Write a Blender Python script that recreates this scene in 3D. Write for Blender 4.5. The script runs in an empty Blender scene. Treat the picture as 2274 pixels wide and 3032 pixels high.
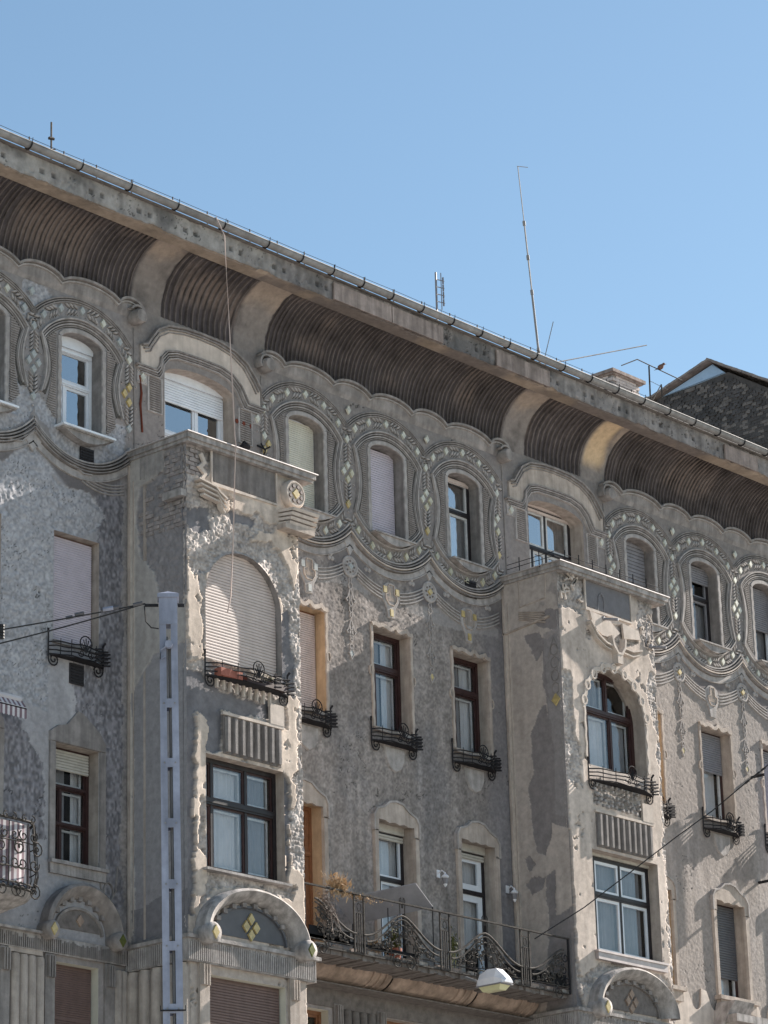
import bpy, bmesh, math, random
import numpy as np
from mathutils import Vector, Matrix
R = math.radians
rnd = random.Random(7)
scene = bpy.context.scene
COL = scene.collection

# ---------------------------------------------------------------- camera
cam_d = bpy.data.cameras.new("camera"); cam = bpy.data.objects.new("camera", cam_d); COL.objects.link(cam)
PIT, AZ, ROL = R(19.3), R(41.4), -0.0278
fw = Vector((math.cos(AZ)*math.cos(PIT), math.sin(AZ)*math.cos(PIT), math.sin(PIT)))
rt = Vector((math.sin(AZ), -math.cos(AZ), 0)); up = rt.cross(fw)
xi = math.cos(ROL)*rt + math.sin(ROL)*up; yi = -math.sin(ROL)*rt + math.cos(ROL)*up
M = Matrix((xi, yi, -fw)).transposed().to_4x4(); M.translation = Vector((0, -36.0, 1.6))
cam.matrix_world = M
cam_d.sensor_fit = 'HORIZONTAL'; cam_d.sensor_width = 36; cam_d.lens = 9300/2274*36
cam_d.clip_start = 0.5; cam_d.clip_end = 3000
scene.camera = cam

# ---------------------------------------------------------------- sky and sun
SUN = Vector((1.70, -0.228, 1.0)).normalized()
el = math.asin(SUN.z); az = math.atan2(SUN.x, SUN.y)
w = bpy.data.worlds.new("World"); scene.world = w; w.use_nodes = True
nt = w.node_tree; bg = nt.nodes['Background']
sky = nt.nodes.new('ShaderNodeTexSky'); sky.sky_type = 'NISHITA'; sky.sun_disc = False
sky.sun_elevation = el; sky.sun_rotation = az; sky.altitude = 100; sky.air_density = 1.0; sky.dust_density = 0.25; sky.ozone_density = 0.6
mxs = nt.nodes.new('ShaderNodeMix'); mxs.data_type = 'RGBA'; mxs.blend_type = 'MULTIPLY'; mxs.inputs[0].default_value = 1.0; mxs.inputs[7].default_value = (0.94, 1.03, 1.0, 1)
nt.links.new(sky.outputs[0], mxs.inputs[6]); nt.links.new(mxs.outputs[2], bg.inputs[0]); bg.inputs[1].default_value = 0.05
sd = bpy.data.lights.new("sun", 'SUN'); sd.energy = 5.0; sd.angle = R(0.53); sd.color = (1.0, 0.92, 0.83)
so = bpy.data.objects.new("sun", sd); COL.objects.link(so); so.rotation_euler = SUN.to_track_quat('Z', 'Y').to_euler(); so.location = (60, -20, 60)
scene.view_settings.view_transform = 'Standard'; scene.view_settings.look = 'None'
scene.view_settings.exposure = 1.66; scene.view_settings.gamma = 1.0
scene.view_settings.use_curve_mapping = False
scene.cycles.max_bounces = 6; scene.cycles.transparent_max_bounces = 12

# ---------------------------------------------------------------- materials
PK = 1.35; DS = 0.12                      # plaster brightness and greying by soot
def mat(name, col, rough=0.85, var=0.25, scale=6.0, bump=0.15, bscale=60.0, metal=0.0, attr=False, streak=0.0, spec=0.3):
    m = bpy.data.materials.new(name); m.use_nodes = True; n = m.node_tree.nodes; l = m.node_tree.links
    if any(q in name for q in ('plaster','coping','brick','old_paint')) and not attr: L_ = sum(col)/3; col = tuple((L_*DS+c*(1-DS))*PK*q for c, q in zip(col, (1.02, .985, 1.01)))
    b = n['Principled BSDF']; b.inputs['Roughness'].default_value = rough; b.inputs['Metallic'].default_value = metal
    b.inputs['Specular IOR Level'].default_value = spec
    g = n.new('ShaderNodeNewGeometry')
    nz = n.new('ShaderNodeTexNoise'); nz.inputs['Scale'].default_value = scale; nz.inputs['Detail'].default_value = 7; nz.inputs['Roughness'].default_value = 0.65
    l.new(g.outputs['Position'], nz.inputs['Vector'])
    mr = n.new('ShaderNodeMapRange'); mr.inputs[1].default_value = 0.3; mr.inputs[2].default_value = 0.7
    kk = 1.6 if attr else 1.0; mr.inputs[3].default_value = (1-var)*kk; mr.inputs[4].default_value = (1+var)*kk
    l.new(nz.outputs[0], mr.inputs[0])
    last = mr.outputs[0]
    if streak:
        mp = n.new('ShaderNodeMapping'); mp.inputs['Scale'].default_value = (9, 9, 0.9); l.new(g.outputs['Position'], mp.inputs[0])
        n2 = n.new('ShaderNodeTexNoise'); n2.inputs['Scale'].default_value = 1.0; n2.inputs['Detail'].default_value = 5; l.new(mp.outputs[0], n2.inputs['Vector'])
        m2 = n.new('ShaderNodeMapRange'); m2.inputs[1].default_value = 0.35; m2.inputs[2].default_value = 0.65; m2.inputs[3].default_value = 1-streak; m2.inputs[4].default_value = 1+streak*0.6
        l.new(n2.outputs[0], m2.inputs[0])
        mu = n.new('ShaderNodeMath'); mu.operation = 'MULTIPLY'; l.new(last, mu.inputs[0]); l.new(m2.outputs[0], mu.inputs[1]); last = mu.outputs[0]
    vm = n.new('ShaderNodeVectorMath'); vm.operation = 'SCALE'
    if attr:
        a = n.new('ShaderNodeAttribute'); a.attribute_name = 'tone'; l.new(a.outputs['Color'], vm.inputs[0])
    else:
        vm.inputs[0].default_value = col[:3]
    l.new(last, vm.inputs['Scale']); l.new(vm.outputs[0], b.inputs['Base Color'])
    if bump:
        nb = n.new('ShaderNodeTexNoise'); nb.inputs['Scale'].default_value = bscale; nb.inputs['Detail'].default_value = 4
        l.new(g.outputs['Position'], nb.inputs['Vector'])
        bp = n.new('ShaderNodeBump'); bp.inputs['Strength'].default_value = bump; bp.inputs['Distance'].default_value = 0.02
        l.new(nb.outputs[0], bp.inputs['Height']); l.new(bp.outputs[0], b.inputs['Normal'])
    return m
def glass(name, ior, tint=(0.93, 0.94, 0.95)):
    m = bpy.data.materials.new(name); m.use_nodes = True; n = m.node_tree.nodes; l = m.node_tree.links; n.clear()
    o = n.new('ShaderNodeOutputMaterial'); mx = n.new('ShaderNodeMixShader'); t = n.new('ShaderNodeBsdfTransparent'); t.inputs[0].default_value = (*tint, 1)
    gl = n.new('ShaderNodeBsdfGlossy'); gl.inputs['Roughness'].default_value = 0.015; f = n.new('ShaderNodeFresnel'); f.inputs[0].default_value = ior
    nz = n.new('ShaderNodeTexNoise'); nz.inputs['Scale'].default_value = 1.6; bp = n.new('ShaderNodeBump'); bp.inputs['Strength'].default_value = 0.03; bp.inputs['Distance'].default_value = 0.05
    g = n.new('ShaderNodeNewGeometry'); l.new(g.outputs['Position'], nz.inputs['Vector']); l.new(nz.outputs[0], bp.inputs['Height']); l.new(bp.outputs[0], gl.inputs['Normal'])
    inv = n.new('ShaderNodeMath'); inv.operation = 'SUBTRACT'; inv.inputs[0].default_value = 1.0; l.new(g.outputs['Backfacing'], inv.inputs[1]); mu = n.new('ShaderNodeMath'); mu.operation = 'MULTIPLY'; l.new(f.outputs[0], mu.inputs[0]); l.new(inv.outputs[0], mu.inputs[1])
    l.new(mu.outputs[0], mx.inputs[0]); l.new(t.outputs[0], mx.inputs[1]); l.new(gl.outputs[0], mx.inputs[2]); l.new(mx.outputs[0], o.inputs[0])
    return m
MT = dict(
 wall=mat('weathered_plaster', (0,0,0), 0.95, 0.18, 9, 0.4, 80, attr=True, spec=0.1),
 orn=mat('grey_ornament_plaster', (0.18,0.17,0.158), 0.92, 0.25, 5, 0.25, 70, streak=0.22, spec=0.1),
 ornl=mat('pale_ornament_plaster', (0.245,0.235,0.22), 0.92, 0.25, 7, 0.25, 70, streak=0.15, spec=0.1),
 soot=mat('sooty_plaster', (0.12,0.11,0.10), 0.95, 0.3, 8, 0.2, 70, spec=0.1),
 cream=mat('cream_plaster', (0.37,0.33,0.28), 0.9, 0.15, 6, 0.25, 60, streak=0.12, spec=0.1),
 ochre=mat('ochre_reveal_plaster', (0.33,0.245,0.15), 0.9, 0.15, 5, 0.2, 50, streak=0.15, spec=0.1),
 beige=mat('beige_reveal_plaster', (0.29,0.255,0.215), 0.9, 0.2, 5, 0.3, 50, streak=0.2, spec=0.1),
 rib=mat('cove_rib_plaster', (0.085,0.074,0.069), 0.9, 0.6, 2.2, 0.2, 50, spec=0.1),
 pyt=mat('pale_yellow_tile', (0.42,0.39,0.28), 0.3, 0.35, 14, 0.1, spec=0.5),
 ywt=mat('yellow_glazed_tile', (0.42,0.325,0.14), 0.3, 0.35, 14, 0.1, spec=0.5),
 wht=mat('cream_glazed_tile', (0.47,0.46,0.39), 0.3, 0.35, 14, 0.1, spec=0.5),
 inc=mat('soot_filled_recess', (0.085,0.08,0.075), 0.95, 0.2, 20, 0.0, spec=0.0),  # shadow lines of the ornament, painted as dark strips and plates
 gry=mat('grey_tile_bed', (0.33,0.35,0.35), 0.7, 0.2, 20, 0.1),
 brown=mat('brown_painted_wood', (0.042,0.020,0.019), 0.45, 0.3, 10, 0.05, 80),
 dkbrown=mat('dark_painted_wood', (0.022,0.018,0.02), 0.45, 0.3, 10, 0.05, 80),
 orwood=mat('orange_varnished_wood', (0.20,0.09,0.045), 0.5, 0.25, 12, 0.05, 80),
 white=mat('white_window_paint', (0.66,0.69,0.74), 0.4, 0.08, 6, 0.03, 60, spec=0.5),
 oldwhite=mat('old_white_window_paint', (0.52,0.52,0.52), 0.6, 0.2, 9, 0.1, 60),
 sh_pink=mat('pinkish_shutter', (0.50,0.42,0.40), 0.6, 0.12, 5, 0.05, 60, streak=0.12),
 sh_lilac=mat('lilac_shutter', (0.50,0.46,0.52), 0.6, 0.08, 5, 0.05, 60),
 sh_cream=mat('cream_shutter', (0.60,0.58,0.50), 0.6, 0.08, 5, 0.05, 60),
 sh_beige=mat('beige_shutter', (0.52,0.45,0.42), 0.6, 0.1, 5, 0.05, 60),
 sh_grey=mat('grey_shutter', (0.20,0.195,0.21), 0.6, 0.15, 5, 0.05, 60),
 sh_dark=mat('dark_shutter', (0.09,0.09,0.10), 0.5, 0.15, 5, 0.05, 60),
 sh_brown=mat('brown_shutter', (0.15,0.10,0.09), 0.6, 0.1, 5, 0.05, 60, streak=0.1),
 sh_wood=mat('wooden_shutter_box', (0.42,0.40,0.36), 0.7, 0.2, 5, 0.05, 60),
 curtain=mat('net_curtain', (0.56,0.56,0.57), 0.9, 0.08, 5, 0.0),
 greycurtain=mat('grey_curtain', (0.25,0.25,0.26), 0.9, 0.1, 5, 0.0),
 dark=mat('room_dark', (0.02,0.02,0.022), 0.95, 0.2, 5, 0.0, spec=0.0),
 iron=mat('wrought_iron', (0.028,0.027,0.03), 0.8, 0.4, 30, 0.1, 80, spec=0.1),
 rustiron=mat('weathered_iron', (0.062,0.056,0.052), 0.85, 0.5, 14, 0.2, 80, spec=0.12),
 zinc=mat('zinc_gutter', (0.24,0.235,0.235), 0.7, 0.3, 3, 0.08, 30, metal=0.2, streak=0.1),
 coping=mat('stone_coping', (0.235,0.225,0.21), 0.9, 0.3, 5, 0.35, 40, streak=0.3, spec=0.1),
 tin=mat('tin_flashing', (0.48,0.44,0.43), 0.45, 0.2, 6, 0.05, 40, metal=0.3),
 brick=mat('old_brick', (0.215,0.195,0.18), 0.95, 0.4, 9, 0.3, 60, spec=0.1),
 tan=mat('tan_old_paint', (0.22,0.17,0.13), 0.92, 0.3, 3, 0.25, 50, streak=0.2, spec=0.1),
 board=mat('pinkish_repair_board', (0.29,0.24,0.22), 0.9, 0.3, 4, 0.3, 60, streak=0.3, spec=0.1),
 mast=mat('pale_blue_grey_paint', (0.25,0.27,0.345), 0.55, 0.22, 5, 0.08, 60, spec=0.3, streak=0.22),
 cable=mat('black_cable', (0.02,0.02,0.022), 0.6, 0.2, 10, 0.0),
 rope=mat('pale_rope', (0.50,0.40,0.36), 0.9, 0.1, 10, 0.0),
 pinkcap=mat('sheet_metal_cap', (0.38,0.33,0.32), 0.45, 0.2, 6, 0.05, 40, metal=0.3),
 slate=mat('dark_slate', (0.07,0.062,0.06), 0.75, 0.4, 3, 0.2, 30),
 slate2=mat('worn_slate', (0.15,0.13,0.12), 0.75, 0.4, 3, 0.2, 30),
 rtile=mat('worn_roof_tile', (0.22,0.19,0.18), 0.9, 0.35, 3, 0.3, 30),
 bluesheet=mat('blue_grey_sheet_cladding', (0.30,0.42,0.58), 0.5, 0.08, 2, 0.03, 40, spec=0.4),
 chim=mat('pale_chimney_brick', (0.40,0.36,0.33), 0.95, 0.25, 7, 0.3, 50, spec=0.1),
 pitch=mat('weathered_slate', (0.075,0.068,0.068), 0.8, 0.5, 3, 0.2, 30),
 lampw=mat('white_enamel', (0.72,0.72,0.76), 0.35, 0.05, 4, 0.0, spec=0.5),
 lens=mat('yellowed_lamp_lens', (0.60,0.58,0.36), 0.3, 0.1, 4, 0.0, spec=0.5),
 rust=mat('rusty_stain', (0.14,0.035,0.02), 0.9, 0.3, 20, 0.1),
 straw=mat('dry_straw', (0.42,0.30,0.19), 0.9, 0.35, 30, 0.0),
 drygrey=mat('dry_grey_twigs', (0.24,0.20,0.18), 0.9, 0.4, 30, 0.0),
 olive=mat('olive_green_leaves', (0.10,0.11,0.03), 0.8, 0.4, 30, 0.0),
 asphalt=mat('asphalt', (0.05,0.05,0.052), 0.95, 0.2, 3, 0.2, 60),
 paving=mat('concrete_paving', (0.33,0.32,0.30), 0.95, 0.15, 2, 0.2, 60),
 stripe_w=mat('white_awning_cloth', (0.5,0.48,0.5), 0.9, 0.08, 8, 0.0),
 stripe_r=mat('red_awning_cloth', (0.17,0.12,0.14), 0.9, 0.15, 8, 0.0),
 bird=mat('brown_feathers', (0.16,0.09,0.07), 0.9, 0.3, 40, 0.0),
 pot=mat('terracotta_pot', (0.30,0.11,0.08), 0.85, 0.2, 12, 0.1),
 glass=glass('window_glass', 1.9), mirror=glass('reflective_window_glass', 6.0))

# ---------------------------------------------------------------- mesh helpers
ORG = {}
def link(o, parent=None, root_loc=None):
    COL.objects.link(o)
    if parent is not None:
        o.parent = parent; o.matrix_parent_inverse = Matrix.Translation(-ORG[parent.name])
        ORG[o.name] = ORG[parent.name]*0 + Vector(o.location)
    else: ORG[o.name] = Vector(o.location)
    return o
def empty(name, loc, label, cat, group=None):
    o = bpy.data.objects.new(name, None); o.location = loc; o.empty_display_size = 0.3
    COL.objects.link(o); ORG[o.name] = Vector(loc); o['label'] = label; o['category'] = cat
    if group: o['group'] = group
    return o
class MB:
    def __init__(s, fmap=None): s.v = []; s.f = []; s.mi = []; s.m = 0; s.fm = fmap
    def add(s, vs, fs):
        k = len(s.v)
        if s.fm: vs = [s.fm(*q) for q in vs]
        s.v.extend(vs); s.f.extend([tuple(k+i for i in q) for q in fs]); s.mi.extend([s.m]*len(fs))
    def box(s, x0, x1, y0, y1, z0, z1):
        s.add([(x0,y0,z0),(x1,y0,z0),(x1,y1,z0),(x0,y1,z0),(x0,y0,z1),(x1,y0,z1),(x1,y1,z1),(x0,y1,z1)],
              [(0,3,2,1),(4,5,6,7),(0,1,5,4),(1,2,6,5),(2,3,7,6),(3,0,4,7)])
    def prism(s, poly, y0, y1, inset=0.0):          # polygon in (x,z), extruded from y0 (back) to y1 (front)
        n = len(poly); cx = sum(p[0] for p in poly)/n; cz = sum(p[1] for p in poly)/n
        fr = [(cx+(x-cx)*(1-inset), y1, cz+(z-cz)*(1-inset)) for x, z in poly]
        s.add([(x,y0,z) for x, z in poly]+fr, [tuple(range(n)), tuple(range(2*n-1, n-1, -1))]+[(i,(i+1)%n,n+(i+1)%n,n+i) for i in range(n)])
    def tube(s, pts, r, n=6, cap=True, r2=None):
        pts = [Vector(p) for p in pts]; vs = []; fs = []; m = len(pts); ref = Vector((0,0,1))
        for i, p in enumerate(pts):
            t = (pts[min(i+1,m-1)]-pts[max(i-1,0)]); t = t.normalized() if t.length > 1e-9 else Vector((0,0,1))
            a = t.cross(ref)
            if a.length < 0.05: a = t.cross(Vector((0,1,0)))
            a.normalize(); b = t.cross(a); rr = r if r2 is None else r+(r2-r)*i/(m-1)
            for k in range(n):
                q = p + a*math.cos(2*math.pi*k/n)*rr + b*math.sin(2*math.pi*k/n)*rr; vs.append(tuple(q))
        for i in range(m-1):
            for k in range(n): fs.append((i*n+k, i*n+(k+1)%n, (i+1)*n+(k+1)%n, (i+1)*n+k))
        if cap: fs.append(tuple(range(n-1,-1,-1))); fs.append(tuple((m-1)*n+k for k in range(n)))
        s.add(vs, fs)
    def strip(s, pts, w, d, base=0.0, bev=0.35, closed=False):  # moulding strip along (x,z) path, proud by d toward the street (-y)
        n = len(pts); P = [Vector((a,b)) for a, b in pts]; L = []; 
        for i in range(n):
            if closed: a, c = P[i-1], P[(i+1)%n]
            else: a, c = P[max(i-1,0)], P[min(i+1,n-1)]
            t = (c-a); t = t.normalized() if t.length > 1e-9 else Vector((1,0)); nn = Vector((-t.y, t.x))
            k = 1.0
            if 0 < i < n-1 or closed:
                t1 = (P[i]-P[i-1]).normalized(); k = 1/max(0.5, abs(nn.dot(Vector((-t1.y,t1.x)))))
            L.append((P[i]+nn*w/2*k, P[i]+nn*w/2*k*(1-bev), P[i]-nn*w/2*k*(1-bev), P[i]-nn*w/2*k))
        vs = []
        for q in L:
            vs += [(q[0].x, base, q[0].y), (q[1].x, base-d, q[1].y), (q[2].x, base-d, q[2].y), (q[3].x, base, q[3].y)]
        fs = []; m = n if closed else n-1
        for i in range(m):
            j = (i+1) % n
            for k in range(3): fs.append((i*4+k, i*4+k+1, j*4+k+1, j*4+k))
        if not closed: fs += [(0,1,2,3), (4*n-1,4*n-2,4*n-3,4*n-4)]
        s.add(vs, fs)
    def lathe(s, prof, c, n=16, axis='z'):
        vs = []; fs = []
        for r, h in prof:
            for k in range(n):
                a = 2*math.pi*k/n
                if axis == 'z': vs.append((c[0]+r*math.cos(a), c[1]+r*math.sin(a), c[2]+h))
                else: vs.append((c[0]+r*math.cos(a), c[1]-h, c[2]+r*math.sin(a)))
        for i in range(len(prof)-1):
            for k in range(n): fs.append((i*n+k, i*n+(k+1)%n, (i+1)*n+(k+1)%n, (i+1)*n+k))
        fs.append(tuple(range(n))); fs.append(tuple((len(prof)-1)*n+k for k in range(n-1,-1,-1)))
        s.add(vs, fs)
    def mesh(s, name, mats, smooth=False):
        me = bpy.data.meshes.new(name); me.from_pydata(s.v, [], s.f)
        for m in (mats if isinstance(mats, (list, tuple)) else [mats]): me.materials.append(m)
        if any(s.mi): me.polygons.foreach_set('material_index', s.mi)
        if len(s.f) < 60000:
            bm = bmesh.new(); bm.from_mesh(me); bmesh.ops.recalc_face_normals(bm, faces=bm.faces); bm.to_mesh(me); bm.free()
        if smooth:
            me.polygons.foreach_set('use_smooth', [True]*len(me.polygons)); me.set_sharp_from_angle(angle=R(50))
        me.update(); return me
    def obj(s, name, mats, parent=None, smooth=False, loc=(0,0,0), kind=None, label=None, cat=None, group=None):
        o = bpy.data.objects.new(name, s.mesh(name, mats, smooth)); o.location = loc; link(o, parent)
        if kind: o['kind'] = kind
        if label: o['label'] = label
        if cat: o['category'] = cat
        if group: o['group'] = group
        return o
def inst(name, me, loc, parent, rot=None, scale=None, label=None):
    o = bpy.data.objects.new(name, me); o.location = loc
    if rot: o.rotation_euler = rot
    if scale: o.scale = scale
    link(o, parent)
    if label: o['label'] = label
    return o
def arc(cx, cz, r, a0, a1, n=24, rz=None):
    return [(cx+r*math.sin(R(a0+(a1-a0)*i/n)), cz+(rz or r)*math.cos(R(a0+(a1-a0)*i/n))) for i in range(n+1)]

# ---------------------------------------------------------------- numpy noise + height-field surfaces
def vn(u, v, s, seed):
    g = np.random.RandomState(seed).rand(257, 257); a = u/s; b = v/s
    i = np.floor(a).astype(int); j = np.floor(b).astype(int); fu = a-i; fv = b-j
    fu = fu*fu*(3-2*fu); fv = fv*fv*(3-2*fv); i0 = i % 256; j0 = j % 256
    return ((g[i0,j0]*(1-fu)+g[i0+1,j0]*fu)*(1-fv)+(g[i0,j0+1]*(1-fu)+g[i0+1,j0+1]*fu)*fv)*2-1
def fbm(u, v, s, seed, o=4, g=0.5):
    r = 0; a = 1; t = 0
    for k in range(o): r = r+a*vn(u*math.cos(k)+v*math.sin(k), v*math.cos(k)-u*math.sin(k), s/2**k, seed+k*13); t += a; a *= g
    return r/t
def pip(u, v, poly):
    ins = np.zeros(u.shape, bool); n = len(poly)
    for i in range(n):
        x1, y1 = poly[i]; x2, y2 = poly[(i+1) % n]
        if y1 == y2: continue
        c = ((y1 > v) != (y2 > v)) & (u < (x2-x1)*(v-y1)/(y2-y1)+x1); ins ^= c
    return ins
def rag(u, v, polys, amp=0.05, seed=3, s=0.16):
    uu = u+amp*fbm(u, v, s, seed, 4, 0.7); vv = v+amp*fbm(u, v, s, seed+50, 4, 0.7)
    m = np.zeros(u.shape, bool)
    for p in polys: m |= pip(uu, vv, p)
    return m
def sm(a, b, x): t = np.clip((x-a)/(b-a), 0, 1); return t*t*(3-2*t)
def lines(a, b, d, snaps):
    g = np.linspace(a, b, max(2, int(round((b-a)/d))+1))
    for s in snaps:
        if a < s < b: g[np.argmin(abs(g-s))] = s
    return g
def hfield(name, u0, u1, v0, v1, d, fmap, func, holes, material, parent):
    """func(U,V)->(H, RGB); holes: ('r',u0,u1,v0,v1) or ('a',cu,v0,vspring,hw,hz)"""
    us = []; vs = []
    for h in holes:
        if h[0] == 'r': us += [h[1], h[2]]; vs += [h[3], h[4]]
        else: us += [h[1]-h[4], h[1]+h[4]]; vs += [h[2]]
    gu = lines(u0, u1, d, us); gv = lines(v0, v1, d, vs); U, V = np.meshgrid(gu, gv, indexing='ij')
    U = U.copy(); V = V.copy()
    ed = np.ones(U.shape)
    for h in holes:
        if h[0] == 'r':
            dist = np.maximum(np.maximum(h[1]-U, U-h[2]), np.maximum(h[3]-V, V-h[4]))
        else:
            cu, vb, vsp, hw, hz = h[1:]
            e = np.hypot((U-cu)/hw, np.maximum(V-vsp, 0)/hz); dist = np.where(V > vsp, (e-1)*min(hw, hz), np.maximum(abs(U-cu)-hw, vb-V))
            sel = (V > vsp) & (abs(dist) < d*0.62)
            U = np.where(sel, cu+(U-cu)/np.maximum(e, 1e-6), U); V = np.where(sel, vsp+(V-vsp)/np.maximum(e, 1e-6), V)
        ed = np.minimum(ed, sm(0.0, 0.05, dist))
    H, C = func(U, V); H = H*ed; C = (C*0.90+C.mean(-1, keepdims=True)*0.10)*np.array((1.02, .985, 1.015))
    X, Y, Z = fmap(U, V, H); co = np.stack([X, Y, Z], -1).reshape(-1, 3).astype(np.float32)
    nu, nv = len(gu), len(gv); idx = np.arange(nu*nv).reshape(nu, nv)
    cu_ = (U[:-1,:-1]+U[1:,1:]+U[1:,:-1]+U[:-1,1:])/4; cv_ = (V[:-1,:-1]+V[1:,1:]+V[1:,:-1]+V[:-1,1:])/4
    keep = np.ones(cu_.shape, bool)
    for h in holes:
        if h[0] == 'r': keep &= ~((cu_ > h[1]) & (cu_ < h[2]) & (cv_ > h[3]) & (cv_ < h[4]))
        else: keep &= ~((abs(cu_-h[1]) < h[4]) & (cv_ > h[2]) & ((cv_ <= h[3]) | (((cu_-h[1])/h[4])**2+((cv_-h[3])/h[5])**2 < 1)))
    q = np.stack([idx[:-1,:-1], idx[1:,:-1], idx[1:,1:], idx[:-1,1:]], -1)[keep]
    me = bpy.data.meshes.new(name); me.vertices.add(nu*nv); me.vertices.foreach_set('co', co.ravel())
    nq = len(q); me.loops.add(nq*4); me.polygons.add(nq); me.loops.foreach_set('vertex_index', q.ravel().astype(np.int32))
    me.polygons.foreach_set('loop_start', np.arange(0, nq*4, 4, dtype=np.int32)); me.polygons.foreach_set('use_smooth', np.ones(nq, bool))
    me.update(calc_edges=True)
    at = me.color_attributes.new('tone', 'FLOAT_COLOR', 'POINT')
    rgba = np.concatenate([np.clip(C, 0.005, 0.9), np.ones(C.shape[:2]+(1,))], -1); at.data.foreach_set('color', rgba.reshape(-1).astype(np.float32))
    me.materials.append(material); o = bpy.data.objects.new(name, me); link(o, parent); return o
def col(c, U): return np.broadcast_to(np.array(c, float), U.shape+(3,)).copy()
def mix(C, c, m): return C*(1-m[..., None])+np.array(c)*m[..., None]
FRONT = lambda yb: (lambda U, V, H: (U, yb-H, V))
LEFT = lambda xb: (lambda U, V, H: (xb-H, U, V))
# ================================================================ layout constants (metres, X along the facade, Z up)
GX = [31.12, 40.94, 50.79]                # centres of the oval groups
OV = [31.12, 33.28, 38.76, 40.94, 43.12, 48.61, 50.79, 52.97]
BX = [36.02, 45.86]                       # bay axes
BAYS = [(34.36, 37.12), (44.15, 47.14)]   # front extents
YB = -1.35
B = empty('apartment_building', (40, 0, 0), 'decaying grey plaster apartment building with oval top windows and two bays', 'building')

# ---------------------------------------------------------------- ground
g = MB(); g.box(-900, 900, -900, 900, -0.5, 0.0); g.obj('ground', MT['paving'], kind='structure')  # unseen; pale wide paving and narrow road bounce sun onto the facade
g = MB(); g.box(-400, 400, -15, -6, -0.08, 0.012); o = g.obj('road', MT['asphalt'], kind='structure')
g = MB(); g.box(-400, 400, -6, 0.2, 0.0, 0.14); g.obj('pavement', MT['paving'], kind='structure')

# ---------------------------------------------------------------- main wall
holes = []
for x in OV: holes.append(('a', x+0.0, 20.2, 21.80, 0.46, 0.17))
ROW2 = [x for x in OV]; ROW2[0] = 31.06; ROW2[1] = 33.2; ROW2[2] = 38.66; ROW2[3] = 40.93; ROW2[4] = 43.14; ROW2[5] = 48.5; ROW2[6] = 50.83
for x in ROW2: holes.append(('r', x-0.5, x+0.5, 16.52, 18.38))
for i, x in enumerate([31.06, 33.24, 38.5, 40.89, 43.13, 48.5, 50.93, 53.0]):
    zb = {2: 12.12, 3: 12.12, 4: 12.12}.get(i, 12.9)
    holes.append(('r', x-0.47, x+0.47, zb, 14.82))
holes.append(('r', 32.8, 33.72, 8.6, 11.3)); holes.append(('r', 38.2, 39.05, 8.6, 11.26)); holes.append(('r', 40.5, 42.3, 8.6, 11.3)); holes.append(('r', 50.3, 51.5, 9.2, 12.3))
for b in BX: holes.append(('a', b+0.06, 20.12, 21.83, 0.86, 0.22))
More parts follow.
